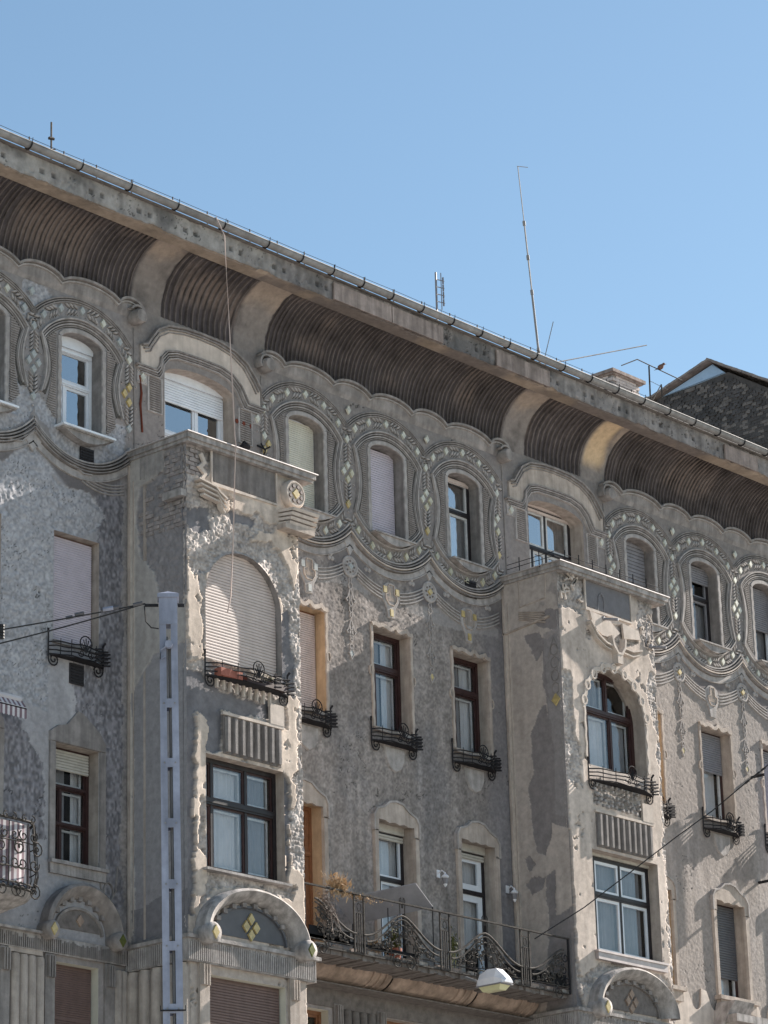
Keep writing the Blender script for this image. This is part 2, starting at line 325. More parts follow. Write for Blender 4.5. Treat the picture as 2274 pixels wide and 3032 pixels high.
def wallf(U, V):
    big = fbm(U, V, 1.6, 11, 4); med = fbm(U, V, 0.35, 21, 4); fine = fbm(U, V, 0.085, 31, 3, 0.75)
    streak = fbm(U*1.0, V*0.16, 0.22, 61, 3)
    C = col((0.145, 0.133, 0.120), U)
    C *= (1+0.28*big+0.28*streak)[..., None]; so = sm(0.05, .45, fbm(U, V*.7, 1.1, 171, 5, .6)); C = mix(C, (0.10, 0.10, 0.102), so*.45)
    H = 0.003*med+0.002*fine+0.0036*vn(U, V, 0.031, 33)+0.0030*vn(U*.8+V*.6, V*.8-U*.6, 0.040, 38)
    C *= (1+0.30*vn(U, V, 0.032, 34)+0.14*vn(U, V, 0.08, 35))[..., None]
    left = sm(34.4, 34.0, U+0.25*big)
    C = mix(C, (0.205, 0.21, 0.215), left*0.85)
    # dark grey washed zone near the right bay and at the group ends
    C = mix(C, (0.115, 0.115, 0.122), sm(43.0, 43.9, U+0.3*med)*(U < 44.5)*0.6)
    H = H*(1-.35*sm(47.3, 48, U)); C = mix(C, (0.185, 0.168, 0.148), sm(47.5, 48.5, U)*0.6*(V < 19.3))
    # dark dashed pebble render left of bay 1
    dk = rag(U, V, [[(33.62,20.0),(34.22,20.0),(34.22,12.4),(33.9,12.2),(33.8,14),(33.72,16),(33.5,16.3),(33.1,16.2),(33.2,15.3),(33.75,15.0)], [(31.0,15.2),(31.9,15.2),(32.5,14.4),(32.6,13.2),(31.0,13.4)]], 0.12, 5, 0.3)
    H += np.where(dk, 0.007*vn(U, V, 0.045, 77)+0.005*vn(U, V, 0.03, 78), 0)
    C = mix(C, (0.105, 0.105, 0.112), dk*0.9); C = np.where(dk[..., None], C*(1+.55*np.clip(vn(U, V*.6, .035, 79), -.6, 1))[..., None], C)
    # smooth ornamental zone
    top = sm(19.30, 19.42, V+0.28*np.cos((U-GX[1])*2*np.pi/2.18)*-1)
    H = H*(1-0.85*top); C = mix(C, (0.145, 0.137, 0.128), top*0.75)
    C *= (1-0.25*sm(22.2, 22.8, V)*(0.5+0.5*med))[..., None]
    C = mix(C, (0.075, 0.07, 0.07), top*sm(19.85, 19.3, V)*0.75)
    # broken left oval base: rough bare mortar
    br = rag(U, V, [[(30.6,20.6),(31.6,20.9),(32.2,20.75),(32.55,20.45),(32.9,20.2),(33.7,20.15),(34.0,20.6),(34.3,20.6),(34.3,19.9),(33.8,19.62),(33.2,19.62),(32.7,19.9),(32.25,20.35),(31.6,19.8),(30.6,19.6)],
                    [(31.8,22.2),(32.05,22.75),(32.4,22.7),(32.75,22.35),(32.3,22.0),(32.0,21.9)],
                    [(32.05,19.95),(31.6,19.3),(30.6,19.3),(30.6,15.6),(32.6,15.3),(32.7,18.2),(33.6,18.55),(33.8,18.9),(33.5,19.2),(32.8,19.25)]], 0.10, 9, 0.3)
    H = np.where(br, -0.014+0.020*fbm(U, V, 0.14, 91, 5, 0.75)+0.012*vn(U, V, 0.05, 92), H)
    C = np.where(br[..., None], np.array((0.205, 0.212, 0.218))*(1+0.12*med+0.28*vn(U, V, 0.033, 93)+.12*big)[..., None], C)
    # grey repair patches
    rp = rag(U, V, [[(37.6,19.3),(39.9,19.2),(40.6,19.05),(40.3,18.95),(39.5,19.0),(38.9,18.9),(37.7,18.95)], [(41.3,19.0),(42.9,19.2),(44,19.1),(44,18.9),(42.8,18.8),(41.6,18.85)]], 0.06, 15, 0.2)
    C = mix(C, (0.19, 0.185, 0.175), rp*0.6)
    # cracks
    cr = np.abs(fbm(U, V, 0.8, 131, 5, 0.6)); ck = ((cr < 0.006) & (vn(U, V, 0.9, 140) > 0.3)) | ((np.abs(fbm(U, V, 0.3, 133, 5, 0.65)) < 0.007) & br & (vn(U, V, .5, 141) > .1))
    C = np.where(ck[..., None], C*0.35, C); H = np.where(ck, H-0.01, H)
    # light streaks below sills
    C *= (1+0.35*np.clip(vn(U*1.0, V*0.12, 0.12, 150), 0, 1)*sm(16.6, 15.6, V)*sm(13, 15, V))[..., None]
    return H, C
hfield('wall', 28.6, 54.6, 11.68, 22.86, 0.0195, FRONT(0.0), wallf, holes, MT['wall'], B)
def lowf(U, V):
    n = fbm(U, V, 0.4, 211, 4); s = fbm(U, V*0.12, 0.15, 221, 3)
    C = col((0.165, 0.155, 0.145), U)*(1+0.2*n+0.25*s)[..., None]
    r = sm(47.2, 47.6, U); C = mix(C, (0.33, 0.29, 0.245), r*0.8)
    return 0.003*n, C
hfield('wall', 28.6, 54.6, 8.0, 11.68, 0.05, FRONT(0.0), lowf, holes, MT['wall'], B)
sb = MB(); sb.box(28.6, 54.6, -0.02, 0.3, 0.0, 8.0); sb.box(28.6, 54.6, 12, 12.3, 0, 24.4); sb.box(28.6, 28.9, 0.31, 12, 0, 24.35); sb.box(54.3, 54.6, 0.31, 12, 0, 24.35)
sb.box(28.95, 54.25, 1.6, 1.7, 0, 24.3)
sb.obj('wall', MT['coping'], B)

# ---------------------------------------------------------------- reveals
def reveal(pts, y0, y1, m, closed=False, name='reveal'):
    mb = MB(); n = len(pts)
    mb.add([(x, y0, z) for x, z in pts]+[(x, y1, z) for x, z in pts], [(i, (i+1) % n, n+(i+1) % n, n+i) for i in range(n if closed else n-1)])
    return mb.obj(name, m, B)
def rect(x0, x1, z0, z1): return [(x0,z0),(x0,z1),(x1,z1),(x1,z0)]
def archpts(cx, z0, zs, hw, hz, n=16): return [(cx-hw, z0)]+[(cx-hw*math.cos(math.pi*i/n), zs+hz*math.sin(math.pi*i/n)) for i in range(n+1)]+[(cx+hw, z0)]

# ---------------------------------------------------------------- windows
def slats(mb, x0, x1, z0, z1, y, pitch=0.045, d=0.012, gap=0.0):
    n = max(1, int((z1-z0)/pitch)); vs = []; fs = []
    for i in range(n+1):
        z = z1-i*(z1-z0)/n
        for zz, yy in ((z-0.002, y-d), (z-(z1-z0)/n*0.45, y-d*1.15), (z-(z1-z0)/n*0.82, y-d*0.9), (z-(z1-z0)/n*0.84, y+0.007), (z-(z1-z0)/n*0.998, y+0.007)):
            if zz < z0-1e-6: break
            vs += [(x0, yy, zz), (x1, yy, zz)]
    m = len(vs)//2
    mb.add(vs, [(2*i, 2*i+1, 2*i+3, 2*i+2) for i in range(m-1)])
def window(x0, x1, z0, z1, y, frame='brown', sash='white', cols=(0, 1), rows=(0, 1), fw_=0.06, sw=0.045, shutter=None, box=0.0, curtain=None, gl='glass', pitch=0.045, tw=0.08, cs=1, inner=False):
    """rows: fractions of height (bottom to top); cols: list of fractions, or one list per row"""
    f = MB(); W = x1-x0; Hh = z1-z0
    f.box(x0-0.03, x0+fw_, y-0.03, y+0.05, z0-0.03, z1+0.03); f.box(x1-fw_, x1+0.03, y-0.03, y+0.05, z0-0.03, z1+0.03)
    f.box(x0+fw_, x1-fw_, y-0.03, y+0.05, z0-0.03, z0+fw_); f.box(x0+fw_, x1-fw_, y-0.03, y+0.05, z1-fw_-box, z1+0.03)
    zt = z1-fw_-box; zb = z0+fw_; xa = x0+fw_; xb = x1-fw_
    rz = [zb+(zt-zb)*r for r in rows]; cells = []
    for i in range(len(rz)-1):
        c = cols[i] if isinstance(cols[0], (list, tuple)) else cols
        cx = [xa+(xb-xa)*q for q in c]
        lo = rz[i]+(tw/2 if i else 0); hi = rz[i+1]-(tw/2 if i < len(rz)-2 else 0)
        for j in range(len(cx)-1):
            cells.append((cx[j]+(0.025 if j else 0), cx[j+1]-(0.025 if j < len(cx)-2 else 0), lo, hi))
            if j: f.box(cx[j]-0.025, cx[j]+0.025, y-0.02, y+0.05, lo, hi)
        if i:
            f.box(xa, xb, y-0.045, y+0.05, rz[i]-tw/2, rz[i]+tw/2); f.box(xa, xb, y-0.06, y-0.046, rz[i]-tw*0.2, rz[i]+tw*0.2)
    wo = f.obj('window', MT[frame], B)
    zs = z1-fw_-box - ((z1-fw_-box-zb)*shutter[0] if shutter else 0)
    for (a, b, c, d) in cells:
        if shutter and c > zs-0.02: continue
        s = MB(); s.box(a, a+sw, y-0.005, y+0.04, c, d); s.box(b-sw, b, y-0.005, y+0.04, c, d); s.box(a+sw, b-sw, y-0.005, y+0.04, c, c+sw); s.box(a+sw, b-sw, y-0.005, y+0.04, d-sw, d)
        s.obj('sash', MT[sash], wo)
        if inner:
            q = MB(); i_ = sw+.012; w_ = .035
            q.box(a+i_, a+i_+w_, y+.06, y+.085, c+i_, d-i_); q.box(b-i_-w_, b-i_, y+.06, y+.085, c+i_, d-i_); q.box(a+i_+w_, b-i_-w_, y+.06, y+.085, c+i_, c+i_+w_); q.box(a+i_+w_, b-i_-w_, y+.06, y+.085, d-i_-w_, d-i_); q.obj('inner_sash', MT['oldwhite'], wo)
        p = MB(); p.box(a+sw-0.004, b-sw+0.004, y+0.016, y+0.022, c+sw-0.004, d-sw+0.004); p.obj('pane', MT[gl], wo)
    if shutter:
        s = MB(); slats(s, x0+fw_*0.5, x1-fw_*0.5, zs, z1-fw_*0.6-box, y-0.045, pitch); s.obj('shutter', MT[shutter[1]], wo)
    if box:
        s = MB(); s.box(x0+0.01, x1-0.01, y-0.075, y-0.031, z1-box, z1); s.obj('shutter_box', MT[shutter[1] if shutter else 'sh_wood'], wo)
    if curtain:
        for (c0, c1, r0, r1, cm) in curtain:
            s = MB(); n = int((c1-c0)*W/0.02)+2; vs = []; ph = rnd.random()*9
            for i in range(n):
                x = x0+W*(c0+(c1-c0)*i/(n-1)); yy = y+0.14+0.018*math.sin(x*70+ph)+0.012*math.sin(x*23+ph)
                vs += [(x, yy, z0+Hh*r0), (x, yy, z0+Hh*r1)]
            s.add(vs, [(2*i, 2*i+2, 2*i+3, 2*i+1) for i in range(n-1)]); s.obj('curtain', MT[cm], wo, smooth=True)
    r = MB(); a, b, c, d = x0-0.02, x1+0.02, z0-0.02, z1+0.02; ya, yb_ = y+0.052, y+0.95
    r.add([(a,ya,c),(b,ya,c),(b,ya,d),(a,ya,d),(a,yb_,c),(b,yb_,c),(b,yb_,d),(a,yb_,d)], [(4,5,6,7),(0,1,5,4),(1,2,6,5),(2,3,7,6),(3,0,4,7)])
    r.obj('interior', MT['dark'], wo)
    return wo
# ================================================================ top floor: oval windows
def oval_win(i, x):
    reveal(archpts(x, 20.2, 21.80, 0.46, 0.17), 0.0, 0.34, MT['orn'])
    a, b, z0, z1 = x-0.46, x+0.46, 20.2, 21.97; y = 0.27
    if i == 0: window(a, b, z0, z1, y, 'white', 'white', [(0,.3,1),(0,1)], (0,.6,1), box=.2, shutter=(.02,'white'), gl='mirror')
    elif i == 1: window(a, b, z0, z1, y, 'white', 'white', [(0,.3,1),(0,1)], (0,.6,1), box=.2, shutter=(.02,'white'), gl='mirror')
    elif i == 2: window(a, b, z0, z1, y, 'white', 'white', shutter=(1,'sh_cream'), pitch=.04)
    elif i == 3: window(a, b, z0, z1, y, 'dkbrown', 'white', shutter=(1,'sh_lilac'), pitch=.045)
    elif i == 4: window(a, b, z0, z1, y, 'dkbrown', 'oldwhite', [(0,.3,1),(0,1)], (0,.62,1), shutter=(.04,'sh_beige'), gl='mirror', curtain=[(.0,1,0,.6,'curtain'),(.5,1,.6,1,'greycurtain')])
    elif i == 5: window(a, b, z0, z1, y, 'sh_grey', 'sh_grey', shutter=(1,'sh_grey'), pitch=.075)
    elif i == 6: window(a, b, z0, z1, y, 'dkbrown', 'sh_grey', [(0,.25,1),(0,1)], (0,.6,1), shutter=(.2,'sh_grey'), gl='glass', curtain=[(0.2,1,0,.55,'greycurtain')])
    else: window(a, b, z0, z1, y, 'dkbrown', 'white', [(0,.3,1)], (0,1), shutter=(.55,'sh_grey'), gl='glass', curtain=[(0.3,1,0,.6,'greycurtain')])
for i, x in enumerate(OV): oval_win(i, x)
# the two top-floor windows over the bays
for k, b in enumerate(BX):
    bx = b+0.06; reveal(archpts(bx, 20.12, 21.83, 0.86, 0.22), 0.0, 0.45, MT['beige'])
    if k == 0:
        window(bx-.86, bx+.86, 20.15, 22.05, 0.32, 'white', 'white', [(0,.12,.62,1),(0,.12,.62,1)], (0,.42,1), box=.16, shutter=(.22,'white'), gl='mirror')
    else:
        window(bx-.86, bx+.86, 20.15, 22.05, 0.36, 'dkbrown', 'oldwhite', [(0,.28,.55,1),(0,.55,1)], (0,.55,1), box=.05, shutter=(.02,'sh_beige'), gl='mirror', curtain=[(.55,1,.5,1,'greycurtain')], sw=.06)
# row 2 and row 3 in the main wall
def w2(i, x):
    m = {2:'ochre', 5:'ochre'}.get(i, 'beige')
    reveal(rect(x-.5, x+.5, 16.52, 18.38), 0, .36, MT[m], True); y = .27; a, b, c, d = x-.5, x+.5, 16.52, 18.38
    if i in (0, 1): window(a, b, c, d, y-.06, 'sh_brown', 'sh_pink', shutter=(1,'sh_lilac'), pitch=.04)
    elif i == 2: window(a, b, c, d, y, 'orwood', 'sh_pink', shutter=(1,'sh_pink'), pitch=.04)
    elif i in (3, 4): window(a, b, c, d, y, 'brown', 'brown', [(0,.27,1),(0,1)], (0,.66,1), curtain=[(.62,1,0,1,'curtain'),(0,.62,0,1,'greycurtain')], fw_=.07, tw=.11, sw=.028, inner=True)
    else: window(a, b, c, d, y, 'brown', 'oldwhite', [(0,.25,1)], (0,1), shutter=(.45,'sh_grey'), curtain=[(.4,.9,0,.6,'curtain')])
for i, x in enumerate(ROW2): w2(i, x)
ROW3 = [31.06, 33.24, 38.5, 40.89, 43.13, 48.5, 50.93, 53.0]
for i, x in enumerate(ROW3):
    m = {2:'ochre', 5:'ochre'}.get(i, 'beige'); zb = 12.12 if i in (2, 3, 4) else 12.9
    a, b, c, d = x-.47, x+.47, zb, 14.82; reveal(rect(a, b, c, d), 0, .36, MT[m], True); y = .26
    if i in (0, 1): window(a, b, c, d, y, 'brown', 'brown', [(0,.33,1),(0,.33,1),(0,1)], (0,.34,.68,1), box=.0, shutter=(.17,'sh_wood'), curtain=[(0,.28,0,1,'curtain'),(.34,.6,0,.9,'greycurtain'),(.72,.97,0,1,'curtain')], tw=.05, fw_=.065, sw=.02, inner=True)
    elif i == 2: window(a, b, c, d, y, 'orwood', 'orwood', [(0,1),(0,1)], (0,.7,1), curtain=[(0,1,0.1,1,'greycurtain')], sw=.09)
    elif i == 3: window(a, b, c, d, y, 'dkbrown', 'white', [(0,.3,1),(0,1)], (0,.68,1), box=.14, shutter=(.03,'sh_wood'), curtain=[(0,1,.3,1,'curtain')])
    elif i == 4: window(a, b, c, d, y, 'dkbrown', 'white', [(0,1),(0,1)], (0,.72,1), box=.14, shutter=(.03,'sh_wood'), curtain=[(0,1,.3,1,'curtain')], sw=.12)
    else: window(a, b, c, d, y, 'brown', 'oldwhite', [(0,.3,1)], (0,1), shutter=(.8,'sh_dark'), curtain=[(.1,.9,0,.6,'curtain')], pitch=.05)
# row 4 (main wall)
for (a, b, c, d, fr, sh) in ((32.8,33.72,8.6,11.3,'ochre2','sh_brown'), (38.2,39.05,8.6,11.26,'orwood',None), (40.5,42.3,8.6,11.3,'orwood',None), (50.3,51.5,9.2,12.3,'dkbrown',None)):
    reveal(rect(a, b, c, d), 0, .3, MT['sh_cream' if a < 39 else 'beige'], True)
    window(a, b, c, d, .2, 'sh_brown' if fr == 'ochre2' else fr, 'orwood', (0, .5, 1), (0, .7, 1), shutter=(1, sh) if sh else None, pitch=.035)

# ================================================================ cove, cornice, fascia
cz = [22.83, 23.11, 23.27, 23.44, 23.58, 23.68, 23.77, 23.83, 23.86]; cy = [0.0, .012, .06, .13, .24, .35, .49, .62, .72]
arcl = np.concatenate([[0], np.cumsum(np.hypot(np.diff(cz), np.diff(cy)))]); CL = arcl[-1]
def covemap(U, V, H):
    y = np.interp(V, arcl, cy); z = np.interp(V, arcl, cz); e = 0.02
    dy = np.interp(V+e, arcl, cy)-np.interp(V-e, arcl, cy); dz = np.interp(V+e, arcl, cz)-np.interp(V-e, arcl, cz); L = np.hypot(dy, dz)+1e-9
    return U, -(y+H*dz/L), z-H*dy/L
PAN = [(28.7, 34.42), (37.72, 44.34), (47.56, 54.5)]; SMALL = [(35.14, 36.92), (45.03, 46.78)]
def covef(U, V):
    n = fbm(U, V, 0.5, 301, 4); f = fbm(U, V, 0.08, 311, 3, .7); st = fbm(U, V*0.3, 0.25, 321, 3)
    C = col((0.135, 0.124, 0.113), U)*(1+0.25*n)[..., None]
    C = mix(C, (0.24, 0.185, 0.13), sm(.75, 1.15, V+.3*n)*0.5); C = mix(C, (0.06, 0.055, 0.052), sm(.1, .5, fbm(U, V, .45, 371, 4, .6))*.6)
    C = mix(C, (0.36, 0.27, 0.16), sm(46.75, 46.9, U)*sm(47.55, 47.3, U+.2*n)*sm(.2, .5, V)*0.9)
    C = mix(C, (0.09, 0.08, 0.075), sm(0.15, 0.45, vn(U, V*.6, 0.5, 340)+.3*n)*0.6*(V > .3))
    H = 0.002*f
    e = 0.012*fbm(U, V, .1, 350, 2)
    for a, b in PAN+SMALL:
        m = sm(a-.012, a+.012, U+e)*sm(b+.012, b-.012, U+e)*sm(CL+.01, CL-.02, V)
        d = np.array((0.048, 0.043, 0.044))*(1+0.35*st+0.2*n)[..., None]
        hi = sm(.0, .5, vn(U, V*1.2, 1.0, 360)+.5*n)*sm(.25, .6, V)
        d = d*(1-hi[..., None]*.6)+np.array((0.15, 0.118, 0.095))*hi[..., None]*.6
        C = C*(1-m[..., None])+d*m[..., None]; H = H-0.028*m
    return H, C
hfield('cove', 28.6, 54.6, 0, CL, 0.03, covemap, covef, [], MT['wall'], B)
# ribs: one shared curved bar
def ribmesh(s0, r=0.02, s1=CL-0.02):
    mb = MB(); n = 14; vs = []; fs = []
    for i in range(n+1):
        s = s0+(s1-s0)*i/n; U = np.array([0.0]); x, y, z = covemap(U, np.array([s]), np.array([-0.03])); x, y2, z2 = covemap(U, np.array([s]), np.array([0.012]))
        vs += [(-r, float(y[0]), float(z[0])), (-r*.55, float(y2[0]), float(z2[0])), (r*.55, float(y2[0]), float(z2[0])), (r, float(y[0]), float(z[0]))]
    for i in range(n):
        for k in range(3): fs.append((i*4+k, i*4+k+1, i*4+k+5, i*4+k+4))
    mb.add(vs, fs); return mb.mesh('rib', MT['rib'], True)
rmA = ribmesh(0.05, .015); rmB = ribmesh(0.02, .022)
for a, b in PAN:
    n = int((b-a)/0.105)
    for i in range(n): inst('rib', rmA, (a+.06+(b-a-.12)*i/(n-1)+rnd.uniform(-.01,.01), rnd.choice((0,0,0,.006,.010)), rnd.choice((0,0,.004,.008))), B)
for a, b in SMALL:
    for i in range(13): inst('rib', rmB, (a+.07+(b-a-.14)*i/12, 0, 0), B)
# soffit and fascia
def soff(U, V):
    n = fbm(U, V, .4, 401, 4); C = col((0.20, 0.165, 0.125), U)*(1+.35*n)[..., None]
    C = mix(C, (0.10, 0.09, 0.085), sm(0.0, 0.5, fbm(U, V, .9, 411, 3)+.25*(U > 36.8))*0.75)
    return 0.008*fbm(U, V, .1, 421, 3)*(V < .3), C
edge = lambda U: .075*np.clip(fbm(U, U*0, .35, 490, 5, .65)-.05, 0, 1)+.01*fbm(U, U*0, .08, 491, 2)
hfield('soffit', 28.6, 54.6, 0.70, 1.02, 0.025, lambda U, V, H: (U, -V, 23.862-H+edge(U)*sm(.93, 1.0, V)), soff, [], MT['wall'], B)
def fasc(U, V):
    n = fbm(U, V, .25, 431, 4); f = fbm(U, V, .07, 441, 3, .7); s = fbm(U, V*.15, .12, 451, 3)
    C = col((0.14, 0.133, 0.125), U)*(1+.35*n+.45*s+.2*f)[..., None]
    C = mix(C, (0.26, 0.26, 0.235), sm(37.5, 36.5, U)*.7*(.5+.5*n)); C = mix(C, (0.07, 0.07, 0.068), sm(-.05, .4, fbm(U, V, .7, 461, 5, .6))*0.75); ck = np.abs(fbm(U, V, .5, 463, 5, .6)) < .008; C = np.where(ck[..., None], C*.35, C)
    H = 0.006*f+np.where(fbm(U, V, .22, 471, 4) > .33, -.02, 0)-0.03*sm(23.93, 23.86, V)*(fbm(U, V, .3, 481, 3) > .1)
    # pairs of broken dentil holes
    for x0 in np.arange(29.2, 54.4, 1.1):
        for q in (0, .26):
            m = (abs(U-x0-q-.06) < .045) & (abs(V-24.06) < .04); H = np.where(m, H-.035, H); C = np.where(m[..., None], C*.5, C)
    return H, C
hfield('fascia', 28.6, 54.6, 23.855, 24.27, 0.022, lambda U, V, H: (U, -1.0-H, V+edge(U)*sm(24.0, 23.87, V)), fasc, [], MT['wall'], B)
for a, b in ((38.45, 40.0), (40.03, 41.45), (43.0, 44.6), (50.35, 51.5)):
    m = MB(); m.box(a, b, -1.055, -1.018, 23.875, 24.20); m.obj('repair_board', MT['board'], B)
m = MB(); m.box(28.6, 54.6, -1.06, -.5, 24.272, 24.30); m.obj('eaves_board', MT['soot'], B)
# gutter
m = MB(); nseg = 14
def gl_(m, x0, x1, r=.082, y=-1.13, z=24.365):
    vs = []; fs = []; k = 12
    for x in (x0, x1):
        for rr in (r, r-.008):
            for i in range(k+1):
                a = math.pi*(0.04+0.92*i/k)+math.pi; vs.append((x, y+rr*math.cos(a)*-1, z+rr*math.sin(a)*1.0))
    q = k+1
    for i in range(k):
        fs += [(i, i+1, 2*q+i+1, 2*q+i), (q+i, q+i+1, 3*q+i+1, 3*q+i)]
    fs += [(0, q, 3*q, 2*q), (k, q+k, 3*q+k, 2*q+k)]
    m.add(vs, fs)
gx = [28.6, 29.9, 31.04, 32.17, 33.29, 34.39, 35.52, 36.62, 37.49, 38.3, 39.1, 39.9, 40.74, 41.6, 42.42, 43.23, 44.05, 44.9, 45.75, 46.6, 47.45, 48.3, 49.15, 50.0, 50.85, 51.7, 52.55, 53.4, 54.6]
for i in range(len(gx)-1):
    m = MB(); gl_(m, gx[i]-.01, gx[i+1]+.01, .082-.003*(i % 2)); m.obj('gutter', MT['zinc'], B, smooth=True, loc=(0, 0, 0))
    s = MB(); s.tube([(gx[i+1], -1.13+.092*math.cos(a), 24.365+.092*math.sin(a)) for a in [math.pi*(1+k/10) for k in range(11)]]+[(gx[i+1], -1.03, 24.40)], .013, 5); s.tube([(gx[i+1], -1.222, 24.365), (gx[i+1]+.01, -1.222, 24.45)], .008, 4)
    s.obj('gutter_bracket', MT['iron'], B)
m = MB(); m.tube([(28.6, -1.212, 24.37), (54.6, -1.212, 24.37)], .014, 6); m.obj('gutter_bead', MT['zinc'], B, smooth=True)
# roof (low slope tiled), ridge behind
m = MB(); m.add([(28.5,-1.02,24.31),(54.7,-1.02,24.31),(54.7,6,27.3),(28.5,6,27.3),(28.5,12.4,24.35),(54.7,12.4,24.35)], [(0,1,2,3),(3,2,5,4),(0,3,4),(1,5,2)]); m.obj('roof', MT['rtile'], B)
m = MB()
for x in np.arange(46.5, 54.5, .21):
    for j in range(3): m.box(x, x+.19, -1.0+j*.2, -.76+j*.2, 24.33+j*.095, 24.37+j*.095+rnd.uniform(0, .03))
m.obj('roof_tiles', MT['slate'], B, kind='stuff')
# snow guard
pm = MB(); pm.tube([(0,-.85,24.36),(0,-.85,24.68)], .012, 5); pm = pm.mesh('guard_post', MT['iron'])
gp = [30.5, 31.3, 32.07, 32.81, 33.62, 34.6, 35.44, 35.95, 36.5, 37.2]+list(np.arange(37.9, 47.6, .8))
sg = MB(); 
for zz in (24.5, 24.58, 24.665): sg.tube([(28.6,-.85,zz)]+[(x,-.85,zz+rnd.uniform(-.006,.006)) for x in gp]+[(48.2,-.85,zz)], .0055, 4)
sg.obj('snow_guard_wire', MT['iron'], B)
for x in gp: inst('guard_post', pm, (x, 0, 0), B)
# scalloped lip under the cove
for k, g_ in enumerate(GX):
    cus = [-3.43, -2.80, -1.50, -.50, .66, 1.64, 2.94, 3.5]; cus = [g_+c for c in cus]
    top = []
    for i in range(len(cus)-1):
        a, b = cus[i], cus[i+1]; hh = .15 if b-a > .7 else .13
        for t in range(9 if i < len(cus)-2 else 10):
            u = t/9; top.append((a+(b-a)*u, 22.80+hh*(4*u*(1-u))**.75))
    if k == 0: top = [p for p in top if p[0] > 28.7]
    if k == 2: top = [p for p in top if p[0] < 54.5]
    m = MB(); m.strip(top, .055, .13, 0.0, .25); m.obj('scalloped_moulding', MT['orn'], B)
    m = MB(); lo = [(p[0], p[1]-.055) for p in top]; m.strip(lo, .035, .085, 0.0, .3); m.obj('scalloped_moulding', MT['ornl'], B)
    m = MB()
    for i in range(len(top)-1):
        (a, za), (b, zb_) = top[i], top[i+1]; m.add([(a,-.035,22.7),(b,-.035,22.7),(b,-.06,zb_-.02),(a,-.06,za-.02)], [(0,1,2,3)])
        m.add([(a,-.001,22.62),(b,-.001,22.62),(b,-.035,22.7),(a,-.035,22.7)], [(0,1,2,3)])
    m.obj('lip_infill', MT['orn'], B)
    for sx, cx in ((-1, g_-3.34), (1, g_+3.38)):
        if not 29 < cx < 54: continue
        m = MB(); m.lathe([(.125, -.02), (.135, .12), (.13, .2), (.11, .235), (.0, .24)], (cx-sx*.04, 0, 22.62), 20, 'y'); 
        sp = [(cx-sx*.04+sx*(.17+.0*a)*math.sin(R(a)), 22.65+.17*math.cos(R(a))) for a in range(-60, 130, 15)]
        m.strip(sp, .05, .16, 0, .25); m.obj('volute', MT['orn'], B, smooth=True)
        m = MB(); m.strip([(cx-sx*.02, 22.45), (cx-sx*.0, 20.25)], .03, .02); m.obj('edge_moulding', MT['orn'], B)
# ================================================================ ornament of the oval windows
CU, CLo = 21.065, 21.135
tile = MB(); tile.prism([(-.07,0),(0,.095),(.07,0),(0,-.095)], 0.0, -.03, .18); tile_w = tile.mesh('tile', MT['wht']); tile_y = tile.mesh('tile', MT['ywt']); tile_p = tile.mesh('tile', MT['pyt']); tile_g = tile.mesh('tile', MT['gry'])
bed = MB(); bed.prism([(-.10,0),(0,.13),(.10,0),(0,-.13)], 0.0, -.008)
leafv = [(-.050,-.010),(-.02,-.018),(.025,-.016),(.060,0),(.025,.012),(-.02,.014)]
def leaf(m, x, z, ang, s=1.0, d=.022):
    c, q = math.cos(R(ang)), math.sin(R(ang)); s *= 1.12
    m.m = 1; m.prism([(x+.008+s*1.12*(c*a-q*b), z-.009+s*1.15*(q*a+c*b)) for a, b in leafv], 0.0, -.004); m.m = 0  # dark offset plate paints a shadow edge round the leaf
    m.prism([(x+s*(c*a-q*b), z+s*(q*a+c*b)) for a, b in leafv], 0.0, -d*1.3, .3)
def dot(m, x, z, r=.02, d=.02): m.prism([(x+r*math.cos(k*math.pi/3), z+r*math.sin(k*math.pi/3)) for k in range(6)], 0, -d, .3)
def chev(m, x, z, ang, s=1.0):      # a pair of leaves opening along direction ang (deg from +x)
    c, q = math.cos(R(ang)), math.sin(R(ang))
    for sd in (-1, 1):
        px, pz = x-q*sd*.058*s, z+c*sd*.058*s; leaf(m, px, pz, ang+180+sd*44, 1.22*s)
